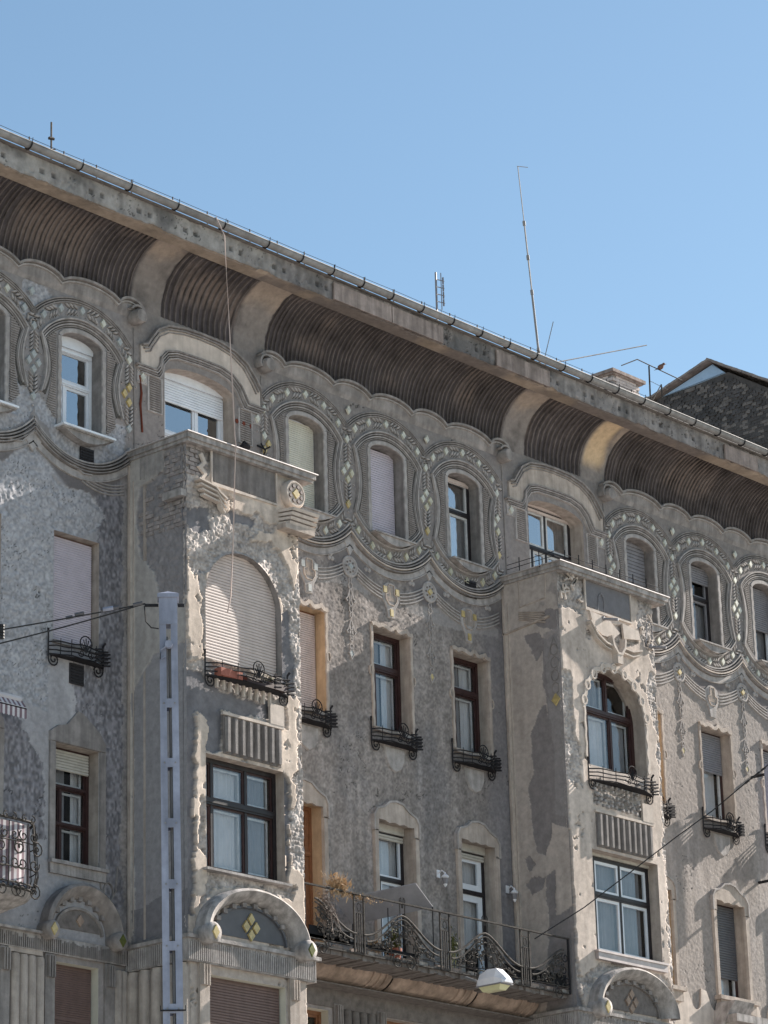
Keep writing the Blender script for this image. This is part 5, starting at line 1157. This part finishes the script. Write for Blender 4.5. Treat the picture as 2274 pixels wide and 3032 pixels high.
for cx_ in (30.9, 31.28, 30.3):
    for sd in (-1, 1):
        for (dx, z, r, t, a0) in ((.1,12.85,.09,1.2,1), (.17,12.66,.13,1.4,2), (.12,12.42,.11,1.3,.3), (.13,12.0,.13,1.4,1.6), (.08,13.12,.06,1.,1.6)):
            m.tube([(p[0], -1.05, p[2]) for p in spiral(cx_+sd*dx, z, r, t, a0, sd, 0, 14)], .013, 4)
    m.tube([(cx_, -1.04, 12.05), (cx_, -1.04, 13.05)], .012, 4)
for (x, y) in ((31.40,-1.0), (31.5,-.92), (31.58,-.84), (31.64,-.72), (31.67,-.58), (31.68,-.4), (31.68,-.2)): m.tube([(x,y-.02,12.05),(x+.05,y-.05,12.3),(x+.03,y-.03,12.7),(x,y-.02,13.08)], .012, 4)
for z in (12.35, 12.75): m.tube([(x+.03,y-.03,z) for x,y in plan], .011, 4)
m.obj('railing_scrollwork', MT['rustiron'], bo)
tot = []; 
for i in range(len(plan)-1):
    a, b = Vector(plan[i]), Vector(plan[i+1]); L = (b-a).length; n = max(1, int(L/.055))
    for q in range(n): tot.append((a+(b-a)*q/n, a+(b-a)*(q+1)/n))
for c_, nm in ((0, 'stripe_w'), (1, 'stripe_r')):
    m = MB()
    for i, (a, b) in enumerate(tot):
        if i % 2 == c_: a2 = a*1; m.add([(a.x-.03,a.y+.05,12.12),(b.x-.03,b.y+.05,12.12),(b.x-.03,b.y+.05,13.06),(a.x-.03,a.y+.05,13.06)], [(0,1,2,3)])
    m.obj('striped_cloth', MT[nm], bo)
aw = MB(); aw.tube([(30.2,-.50,15.18),(31.56,-.50,15.18)], .05, 8); aw.box(30.2, 31.6, -.62, -.60, 15.0, 15.03); ao = aw.obj('awning', MT['stripe_w'], B)
for c_, nm in ((0, 'stripe_w'), (1, 'stripe_r')):
    m = MB(); x = 30.2; i = 0
    while x < 31.6:
        if i % 2 == c_: m.add([(x,-.5,15.18),(x+.05,-.5,15.18),(x+.05,-.62,15.02),(x,-.62,15.02),(x+.05,-.62,14.86),(x+.025,-.62,14.84),(x,-.62,14.86)], [(0,1,2,3),(3,2,4,5,6)])
        x += .05; i += 1
    m.obj('awning_stripe', MT[nm], ao)

# ================================================================ terrace rail, spikes and lamps on the bays
m = MB(); pts = [(44.1,-.2),(44.08,YB-.02),(47.3,YB-.02)]
for z in (20.24, 20.33): m.tube([(x,y,z) for x,y in pts], .007, 4)
for (x, y) in [(44.1,-.5),(44.08,-1.0)]+[(44.4+.42*i, YB-.02) for i in range(7)]: m.tube([(x,y,20.1),(x,y,20.42)], .012, 4)
m.obj('terrace_rail', MT['iron'], B)
for (x, z) in ((45.45, 19.30), (46.93, 19.05)):
    m = MB(); m.tube([(x, YB+.02, z), (x+.14, YB-.30, z-.06)], .028, 8); m.tube([(x-.01, YB, z), (x+.02, YB-.06, z-.01)], .05, 8)
    for q in (-.1, .1): m.tube([(x+q, YB, z+.04), (x+q*.8, YB-.03, z+.42), (x, YB-.03, z+.5)], .012, 4)
    m.obj('flag_holder', MT['sh_grey'], B, smooth=True)
m = MB(); m.lathe([(.0,0),(.05,.02),(.06,.12),(.10,.16),(.10,.2),(.03,.26),(0,.3)], (37.02, -.16, 20.72), 10); m.tube([(37.05,0,20.9),(37.05,-.1,21.02),(37.02,-.16,21.0)], .02, 5)
m.obj('wall_lamp', MT['iron'], None, label='black wall lamp beside the white window above the left bay', cat='wall lamp')
m = MB(); m.tube([(37.5,0,21.1),(37.55,-.14,21.0),(37.62,-.2,21.05)], .018, 5); m.tube([(37.52,0,20.75),(37.56,-.13,20.95),(37.5,-.2,20.98)], .015, 5); m.tube([(37.6,0,21.16),(37.55,-.14,20.98)], .016, 4); m.obj('wall_hook', MT['iron'], B)
for (x, lab) in ((42.02, 'white coach lantern on the wall between the two white balcony windows'), (43.96, 'white coach lantern on the wall in the corner against the right bay')):
    t = empty('wall_lantern', (x, 0, 14.0), lab, 'lantern', 'white coach lanterns over the balcony')
    m = MB(); m.tube([(x,0,14.07),(x,-.10,14.12),(x,-.17,14.06)], .014, 5); m.box(x-.04,x+.04,-.02,-.0,14.0,14.14); m.obj('bracket', MT['lampw'], t)
    m = MB(); m.lathe([(0,.0),(.02,.02),(.035,.05),(.055,.17),(.075,.18),(.06,.21),(.02,.24),(.015,.27),(0,.28)], (x, -.17, 13.80), 6); m.obj('lantern_body', MT['lampw'], t)
    m = MB(); m.lathe([(.038,.06),(.058,.165)], (x, -.17, 13.80), 6); m.obj('pane', MT['sh_grey'], t)

# ================================================================ balcony contents
t = empty('tilted_canopy_board', (40.0, -.7, 12.03), 'flat grey board propped on thin posts over the balcony under the middle window', 'board')
m = MB(); a_, b_, c_ = Vector((39.0,-.25,13.12)), Vector((40.12,-1.12,13.44)), Vector((40.56,-1.12,13.09)); d_ = a_+(c_-b_); e = Vector((0,0,-.02))
m.add([tuple(q) for q in (a_,b_,c_+(b_-c_)*.25,c_,d_)]+[tuple(q+e) for q in (a_,b_,c_+(b_-c_)*.25,c_,d_)], [(0,1,2,3,4),(9,8,7,6,5),(0,5,6,1),(1,6,7,2),(2,7,8,3),(3,8,9,4),(4,9,5,0)]); m.obj('board', MT['sh_grey'], t)
for p_ in ((c_.x-.02, c_.y, 13.08), (39.4,-1.1,12.9), (d_.x, d_.y, d_.z)):
    m = MB(); m.tube([(p_[0],p_[1],12.03),p_], .012, 4); m.obj('post', MT['iron'], t)
leaves('dry_grass', (38.05, -1.2, 13.06), (.30, .12, .20), 260, MT['straw'], 'tuft of straw yellow dry grass standing on the balcony handrail', 'plant', .05, 50, True)
leaves('dry_vine', (38.35, -1.22, 12.94), (.75, .08, .07), 200, MT['straw'], 'withered vine trailing along the balcony handrail beside the left bay', 'plant', .03, 12)
leaves('dry_bush', (37.75, -1.2, 12.62), (.24, .14, .40), 900, MT['drygrey'], 'grey brown withered bush in the left end of the balcony railing', 'plant', .028, 40)
leaves('withered_plant', (39.12, -1.1, 12.20), (.34, .12, .12), 380, MT['straw'], 'brown curled leaves lying at the foot of the railing left of the centre scrollwork', 'plant', .035, 12)
t = leaves('potted_plant', (39.62, -1.05, 12.36), (.16, .10, .20), 380, MT['olive'], 'yellow green potted plant behind the centre railing scrollwork', 'plant', .035, 10, True)
m = MB(); m.lathe([(.09,0),(.12,.18),(.12,.2)], (39.62, -1.05, 12.03), 12); m.obj('pot', MT['pot'], t)
leaves('climbing_plant', (41.2, -1.0, 12.5), (.10, .08, .35), 150, MT['olive'], 'thin dark green climbing plant behind the balcony railing below the right door', 'plant', .03, 12)

# ================================================================ street luminaire below the balcony
t = empty('street_luminaire', (41.25, -1.9, 11.85), 'white street lamp head with yellowed lens hanging in front of the balcony slab', 'street lamp')
m = MB(); X0 = 41.25; H_ = [(-1.53,.10,11.70,11.80),(-1.60,.15,11.68,11.90),(-1.78,.16,11.68,11.97),(-1.98,.16,11.68,11.96),(-2.13,.14,11.69,11.82),(-2.18,.11,11.70,11.76)]; vs = []
for y, w_, z0_, z1_ in H_: vs += [(X0-w_,y,z0_),(X0-w_*.95,y,z0_+(z1_-z0_)*.45),(X0-w_*.55,y,z1_),(X0+w_*.55,y,z1_),(X0+w_*.95,y,z0_+(z1_-z0_)*.45),(X0+w_,y,z0_)]
fs = [(i*6+j, i*6+(j+1) % 6, (i+1)*6+(j+1) % 6, (i+1)*6+j) for i in range(5) for j in range(6)]+[tuple(range(6)), tuple(range(35,29,-1))]
m.add(vs, fs); m.obj('lamp_housing', MT['lampw'], t)
m = MB(); m.add([(X0-.13,-1.6,11.68),(X0+.13,-1.6,11.68),(X0+.14,-2.1,11.68),(X0-.14,-2.1,11.68),(X0-.08,-1.66,11.59),(X0+.08,-1.66,11.59),(X0+.09,-2.03,11.59),(X0-.09,-2.03,11.59)], [(4,5,6,7),(0,1,5,4),(1,2,6,5),(2,3,7,6),(3,0,4,7)]); m.obj('lens', MT['lens'], t)
m = MB(); m.box(X0-.165, X0+.165, -2.14, -1.57, 11.672, 11.690); m.obj('rim', MT['sh_grey'], t)
m = MB(); m.box(X0-.03, X0+.03, -1.90, -1.80, 11.965, 12.0); m.tube([(X0,-1.85,11.99),(X0,-1.5,12.04),(X0,-1.24,12.09)], .008, 5); m.obj('clamp', MT['iron'], t)
m = MB(); m.tube([(X0,-1.55,11.78),(X0,-1.2,11.93)], .025, 8); m.obj('arm', MT['zinc'], t)

# ================================================================ catenary mast in the street
TOP = Vector((19.600, -16.003, 10.60)); BOT = Vector((19.66, -16.065, 0.0)); ax = (TOP-BOT).normalized()
ang = math.atan2(-36-(-16), -19.6); fr = Vector((math.cos(ang), math.sin(ang), 0)); ru = Vector((-fr.y, fr.x, 0))
if ru.dot(xi) < 0: ru = -ru
def mp(u, d, z): q = BOT+ax*(z/ax.z)+ru*u+fr*d; return (q.x, q.y, q.z)
t = empty('lattice_mast', (BOT.x, BOT.y, .14), 'pale blue grey steel mast with rectangular slots and a pyramid cap in the street', 'mast')
hw = lambda z: .083+.0022*(10.3-z)
m = MB(mp)
def seg(u0, u1, u0b, u1b, d0, d1, z0, z1):
    m.add([(u0,d0,z0),(u1,d0,z0),(u1,d1,z0),(u0,d1,z0),(u0b,d0,z1),(u1b,d0,z1),(u1b,d1,z1),(u0b,d1,z1)], [(0,3,2,1),(4,5,6,7),(0,1,5,4),(1,2,6,5),(2,3,7,6),(3,0,4,7)])
for sd in (-1, 1):
    a, b = hw(0)*sd, hw(10.31)*sd; q, r_ = (hw(0)-.068)*sd, (hw(10.31)-.062)*sd
    lo_, hi_ = (min(a,q), max(a,q)), (min(b,r_), max(b,r_))
    seg(lo_[0], lo_[1], hi_[0], hi_[1], -.075, .075, 0.14, 10.31)
m.obj('channel', MT['mast'], t)
for i in range(18):
    z = 9.55-.565*i
    if z > .3: m = MB(mp); seg(-.04, .04, -.04, .04, .058, .077, z-.042, z+.042); seg(-.04, .04, -.04, .04, -.077, -.06, z-.042, z+.042); m.obj('batten', MT['mast'], t)
m = MB(mp)
for i in range(18):
    z = 9.55-.565*i
    for q in (-.05, .05):
        if z > .3: m.tube([(q,.076,z),(q,.084,z)], .008, 6)
m.obj('bolt', MT['zinc'], t, kind='stuff')
m = MB(mp); seg(-.085,.085,-.085,.085,-.078,.079,10.31,10.585); m.obj('mast_head', MT['mast'], t)
m = MB(mp); seg(-.10,.10,-.10,.10,-.095,.095,10.57,10.605); m.add([(-.10,-.095,10.606),(.10,-.095,10.606),(.10,.095,10.606),(-.10,.095,10.606),(0,0,10.655)], [(0,1,4),(1,2,4),(2,3,4),(3,0,4)]); m.obj('mast_cap', MT['mast'], t)
m = MB(mp); m.tube([(.012,0,.3),(.012,0,10.1)], .016, 6); m.tube([(-.02,.03,9.6),(-.015,.03,10.2)], .012, 5); m.obj('conduit', MT['zinc'], t)
m = MB(mp); m.tube([(0,.07,10.105),(0,.125,10.105)], .036, 12); m.tube([(-.02,.10,10.09),(-.075,.1,10.05),(-.08,.1,9.96),(-.03,.1,9.99)], .008, 5); m.obj('cable_gland', MT['mast'], t, smooth=True)
m = MB(mp); seg(-.115,.115,-.115,.115,.08,.095,6.70,6.712); seg(-.115,-.108,-.115,-.108,.08,.09,6.70,6.75); seg(.108,.115,.108,.115,.08,.09,6.70,6.75); m.obj('clamp', MT['iron'], t)
m = MB(mp); seg(-.22,-.09,-.22,-.09,-.01,.01,10.505,10.53); seg(.09,.15,.09,.15,-.01,.01,10.50,10.53); m.tube([(-.22,0,10.51),(-.21,0,10.36),(-.16,0,10.30),(-.09,0,10.29)], .006, 4); m.obj('cable_bracket', MT['iron'], t)
def rayp(px, py, d):
    r = fw*9300+xi*(px-1137)-yi*(py-1516); r = r/math.hypot(r.x, r.y); return Vector((0, -36, 1.6))+r*d
S = rayp(430, 1787, 28.0)
t = empty('tram_cable', tuple(S), 'pair of black span cables running left from the mast head', 'cable')
for k, (e0, sag) in enumerate(((rayp(-900, 1985, 27.2), .05), (rayp(-900, 2075, 27.2), .09))):
    m = MB(); pts = [S+(e0-S)*(i/20)-Vector((0,0,sag*4*(i/20)*(1-i/20))) for i in range(21)]; m.tube([tuple(p) for p in pts], .0075, 5); m.obj('wire', MT['cable'], t)
for px, py, l in ((325,1803,26), (235,1818,14), (205,1828,10), (408,1788,14)):
    m = MB(); m.tube([tuple(rayp(px-l, py+l*.22, 27.85)), tuple(rayp(px+l, py-l*.22, 27.85))], .017, 6); m.obj('insulator', MT['sh_dark'], t)
m = MB(); m.tube([tuple(rayp(305, 1805, 27.8)), tuple(rayp(335, 1800, 27.8))], .02, 6); m.obj('insulator', MT['mast'], t)
m = MB()
for q in range(5): m.tube([tuple(rayp(4, 1850+9*q, 27.7)), tuple(rayp(4, 1855+9*q, 27.7))], .03, 8)
m.obj('insulator', MT['cable'], t)
# right span cable
def onY(px, py, Y):
    r = fw*9300+xi*(px-1137)-yi*(py-1516); return Vector((0, -36, 1.6))+r*((Y+36)/r.y)
A_ = onY(1583, 2780, -1.28); pts = [A_]+[onY(px, py, Y) for px, py, Y in ((1728,2688,-1.75),(1870,2580,-2.3),(2000,2480,-2.8),(2110,2400,-3.2),(2200,2325,-3.6),(2250,2285,-3.9),(2400,2160,-4.6))]
t = empty('span_cable', tuple(A_), 'black overhead cable with bead insulators rising from the balcony past the right bay', 'cable')
m = MB(); m.tube([tuple(p) for p in pts], .011, 5); m.obj('wire', MT['cable'], t)
m = MB()
for f in (.25, .6, .85, 1.2): p = pts[5]+(pts[6]-pts[5])*f; dd = (pts[6]-pts[5]).normalized(); m.tube([tuple(p-dd*.05), tuple(p+dd*.05)], .02, 6)
m.obj('insulator', MT['cable'], t)

# ================================================================ rope, sign, roof things
m = MB(); m.tube([(35.28,-1.22,24.40),(35.30,-1.4,24.0),(35.33,-1.47,22.2),(35.37,-1.53,20.3),(35.38,-1.545,20.14),(35.37,-1.53,19.9),(35.38,-1.46,18.6),(35.36,-1.40,17.5),(35.3,-1.38,17.2)], .011, 5)
m.obj('hanging_rope', MT['rope'], None, label='thin pale rope hanging from the gutter down over the left bay', cat='rope')
t = empty('projecting_sign', (52.9, 0, 16.0), 'blank pale blue upright sign box at the right edge of the facade', 'sign')
sx0 = onY(2261, 2263, -.35); sx1 = onY(2263, 2606, -.35); 
m = MB(); m.box(sx0.x, sx0.x+.10, -1.3, -.35, sx1.z, sx0.z); m.obj('sign_box', MT['mast'], t)
m = MB(); 
for z in (sx1.z+.05, sx0.z-.2): m.tube([(sx0.x+.05, -.35, z), (sx0.x+.05, 0, z)], .03, 6)
m.obj('bracket', MT['iron'], t)
def roofz(y): return 24.35+.425*(y+1)
# lightning rod left
p = onY(152, 450, .5); q = onY(152, 362, .5)
m = MB(); m.tube([(p.x,.5,roofz(.5)-.05),(q.x,.5,q.z)], .018, 5); m.tube([(q.x-.05,.5,q.z-.32),(q.x+.06,.5,q.z-.30)], .03, 5); m.tube([(q.x,.5,q.z-.52),(q.x+.10,.5,q.z-.48)], .012, 4)
m.obj('aerial_mast', MT['rustiron'], None, label='short rusty aerial mast on the roof edge at far left', cat='antenna', group='roof antennas')
p = onY(1294, 930, 1.5); q = onY(1294, 815, 1.5); x = p.x
m = MB(); m.tube([(x,1.5,roofz(1.5)-.05),(x,1.5,q.z+.05)], .022, 5)
for i in range(4): z = q.z-.10-.16*i; m.tube([(x+.16,1.45,z-.07),(x+.16,1.45,z+.07)], .022, 4); m.tube([(x,1.5,z),(x+.2,1.45,z)], .01, 4)
m.tube([(x+.1,1.45,q.z+.05),(x+.1,1.45,q.z-.75)], .012, 4); m.tube([(x+.06,1.45,q.z-.75),(x+.16,1.45,q.z-1.0)], .006, 4)
m.obj('dipole_antenna', MT['sh_grey'], None, label='grey dipole antenna on a short pole above the middle of the eaves', cat='antenna', group='roof antennas')
p = onY(1605, 1070, 2); q = onY(1533, 493, 2)
m = MB(); P0 = Vector((p.x,2,roofz(2)-.1)); P1 = Vector((q.x,2,q.z)); m.tube([tuple(P0), tuple(P0+(P1-P0)*.45)], .026, 6); m.tube([tuple(P0+(P1-P0)*.45), tuple(P0+(P1-P0)*.75)], .018, 5); m.tube([tuple(P0+(P1-P0)*.75), tuple(P1)], .011, 5)
for f in (.2,.45,.6,.75): c_ = P0+(P1-P0)*f; d_ = (P1-P0).normalized()*.05; m.tube([tuple(c_-d_), tuple(c_+d_)], .036, 6)
m.tube([tuple(P1+Vector((-.02,0,0))), tuple(P1+Vector((.22,-.1,.02)))], .008, 4); m.tube([tuple(P0+Vector((.05,0,.8))), tuple(onY(1638, 953, 2))], .012, 4); e = onY(1915, 1022, 2); m.tube([tuple(P0+Vector((.05,0,.75))), tuple(e)], .012, 4)
m.obj('whip_antenna', MT['zinc'], None, label='very tall thin whip antenna leaning on the roof right of centre', cat='antenna', group='roof antennas')
Y_ = 4; r15 = lambda a, b: onY(1700+a*.346, 1000+b*.346, Y_)
m = MB()
for a_, b_, r_ in (((640,240),(652,520),.02), ((405,238),(540,185),.013), ((540,185),(925,368),.013), ((745,400),(752,500),.018), ((745,400),(672,535),.012), ((650,370),(800,445),.006), ((560,530),(650,505),.02)):
    m.tube([tuple(r15(*a_)), tuple(r15(*b_))], r_, 5)
m.tube([tuple(r15(652,520)), tuple(r15(652,520)-Vector((0,0,1.4)))], .02, 5); m.tube([tuple(r15(752,500)), tuple(r15(752,500)-Vector((0,0,1.4)))], .018, 5)
m.obj('television_aerial', MT['rustiron'], None, label='bent T shaped television aerial between the chimney and the slate gable', cat='antenna', group='roof antennas')
# bird on the aerial
c = r15(738, 262); sz = .17
bm = bmesh.new(); bmesh.ops.create_icosphere(bm, subdivisions=3, radius=1)
for v in bm.verts:
    x, y, z = v.co; s_ = 1-.25*max(0, -x); v.co = Vector((x*.60, y*.34*s_, z*.36*s_+.05*x))
    if x > .55: v.co += Vector((.06, 0, .20))*((x-.55)/.45)
    if x < -.6: v.co = Vector((v.co.x-.45*(-x-.6)/.4, v.co.y*.7, v.co.z*.3-.06))
me = bpy.data.meshes.new('bird'); bm.to_mesh(me); bm.free(); me.materials.append(MT['bird'])
for f_ in me.polygons: f_.use_smooth = True
t = empty('bird', tuple(c-Vector((0,0,.03))), 'small brown bird perched on the bent television aerial', 'bird')
o = bpy.data.objects.new('body', me); o.location = c+Vector((0,0,.03)); o.scale = (sz,)*3; o.rotation_euler = (0, R(-25), R(-40)); link(o, t)
m = MB(); d_ = Vector((math.cos(R(-40)), math.sin(R(-40)), 0)); h_ = c+d_*.085+Vector((0,0,.11)); m.lathe([(0,-.035),(.028,-.02),(.036,0),(.028,.022),(0,.036)], tuple(h_), 10); m.tube([tuple(h_+d_*.03), tuple(h_+d_*.07)], .010, 4, True, .002); m.obj('head', MT['bird'], t, smooth=True)
m = MB()
for s_ in (-.015, .015): m.tube([tuple(c+Vector((s_,s_,0))), tuple(c+Vector((s_,s_,-.045)))], .004, 4)
m.obj('leg', MT['iron'], t)
# chimney
cx0, cx1, cy0, cy1, zb_, zt_ = 52.02, 53.0, 3.0, 3.95, 25.9, 27.42
t = None
m = MB(); m.box(cx0+.012, cx1-.012, cy0+.012, cy1-.012, zb_, zt_); ch = m.obj('chimney', MT['coping'], B)
m = MB(); m.box(cx0-.10, cx1+.12, cy0-.10, cy1+.10, zt_, zt_+.075); m.box(cx0-.05, cx1+.06, cy0-.05, cy1+.05, zt_-.04, zt_); m.obj('chimney_cap', MT['board'], ch)
b1 = MB(); b1.box(0, .235, -.012, .012, 0, .066); b1 = b1.mesh('brick', MT['chim']); b2 = MB(); b2.box(-.012, .012, 0, .235, 0, .066); b2 = b2.mesh('brick', MT['chim'])
for r_ in range(14):
    z = 26.35+.075*r_; off = .12*(r_ % 2)
    for i in range(4):
        if off+.245*i+.235 < .99: inst('brick', b1, (cx0+off+.245*i, cy0+.0, z), ch, rot=(rnd.uniform(-.02,.02), 0, 0)); inst('brick', b2, (cx0, cy0+off+.24*i, z), ch)
m = MB()
for i in range(4): m.box(52.6+.28*i, 52.85+.28*i, 1.8, 2.1, 25.9, 26.25+rnd.uniform(-.05,.05)-.12*i)
m.obj('ridge_tile', MT['slate2'], B)

# ================================================================ neighbouring house with slate gable
N = empty('neighbour_house', (60, 5, 0), 'neighbouring house with dark slate gable and blue sheet clad top behind the eaves', 'house')
m = MB(); m.add([(60,12,0),(60,2,0),(60,2,28.3),(60,4.25,29.62),(60,5.40,30.37),(60,7.73,30.24),(60,12,28.4),(75,12,0),(75,2,0),(75,2,28.3),(75,4.25,29.62),(75,5.4,30.37),(75,7.73,30.24),(75,12,28.4)],
    [(0,1,2,3,4,5,6),(13,12,11,10,9,8,7),(1,8,9,2),(0,6,13,7)]); m.obj('wall', MT['slate'], N)
m = MB(); m.add([(60.02,7.5,30.28),(60.02,5.47,30.36),(60.02,5.87,30.72)], [(0,1,2)]); m.add([(59.985,7.42,30.285),(59.985,5.50,30.39),(59.985,5.88,30.69)], [(0,1,2)]); m.obj('sheet_cladding', MT['bluesheet'], N)
m = MB(); m.add([(59.95,5.87,30.76),(59.95,2,28.42),(75,2,28.42),(75,5.87,30.76),(59.95,12,29.0),(75,12,29.0)], [(0,1,2,3),(0,3,5,4)]); m.obj('roof', MT['rtile'], N)
vt = MB(); vt.box(-.12, .5, -.09, .09, -.02, .035); vt = vt.mesh('verge_tile', MT['rtile'])
for i in range(26):
    y = 5.83-.15*i; inst('verge_tile', vt, (59.92, y, 30.76-.605*(5.87-y)+.02+rnd.uniform(0,.015)), N, rot=(R(29), 0, R(rnd.uniform(-5,5))))
for i in range(14):
    y = 5.93+.15*i; inst('verge_tile', vt, (59.92, y, 30.77-.275*(y-5.87)+.01+rnd.uniform(0,.012)), N, rot=(R(-15), 0, R(rnd.uniform(-5,5))))
sl = MB(); sl.add([(0,0,0),(0,.17,0),(-.018,.17,0),(-.018,0,0),(0,0,.1),(0,.17,.1),(-.004,.17,.1),(-.004,0,.1)], [(0,3,2,1),(4,5,6,7),(3,0,4,7),(2,3,7,6),(1,2,6,5)])
sl1 = sl.mesh('slate', MT['slate']); sl2 = sl.mesh('slate', MT['slate2']); sl3 = sl.mesh('slate', MT['pitch']); rest = MB(); cnt = 0; cand = []
for r_ in range(60):
    z = 25.9+.075*r_+rnd.uniform(-.006,.006)
    for c_ in range(26):
        y = 3.3+.178*c_+(.09 if r_ % 2 else 0); ztop = 30.3 if y > 5.4 else 30.3-.66*(5.4-y)
        if z+.1 < ztop and y < 7.75: cand.append((y, z))
cand.sort(key=lambda q: -q[1])
for y, z in cand:
    l_ = rnd.random() < .30
    if cnt < 300: inst('slate', sl2 if l_ else (sl3 if rnd.random() < .4 else sl1), (59.995-rnd.uniform(0,.012), y, z), N, rot=(rnd.uniform(-.14,.14), 0, 0), scale=(1, rnd.uniform(.6,1.05), rnd.uniform(.8,1.15))); cnt += 1
    else:
        dx = rnd.uniform(0,.012); rest.m = 1 if l_ else 0
        rest.add([(59.995-dx+a_, y+b_, z+c_) for a_, b_, c_ in ((0,0,0),(0,.17,0),(-.018,.17,0),(-.018,0,0),(0,0,.1),(0,.17,.1),(-.004,.17,.1),(-.004,0,.1))], [(0,3,2,1),(4,5,6,7),(3,0,4,7),(2,3,7,6),(1,2,6,5)])
rest.obj('slate', [MT['slate'], MT['slate2']], N, kind='stuff')
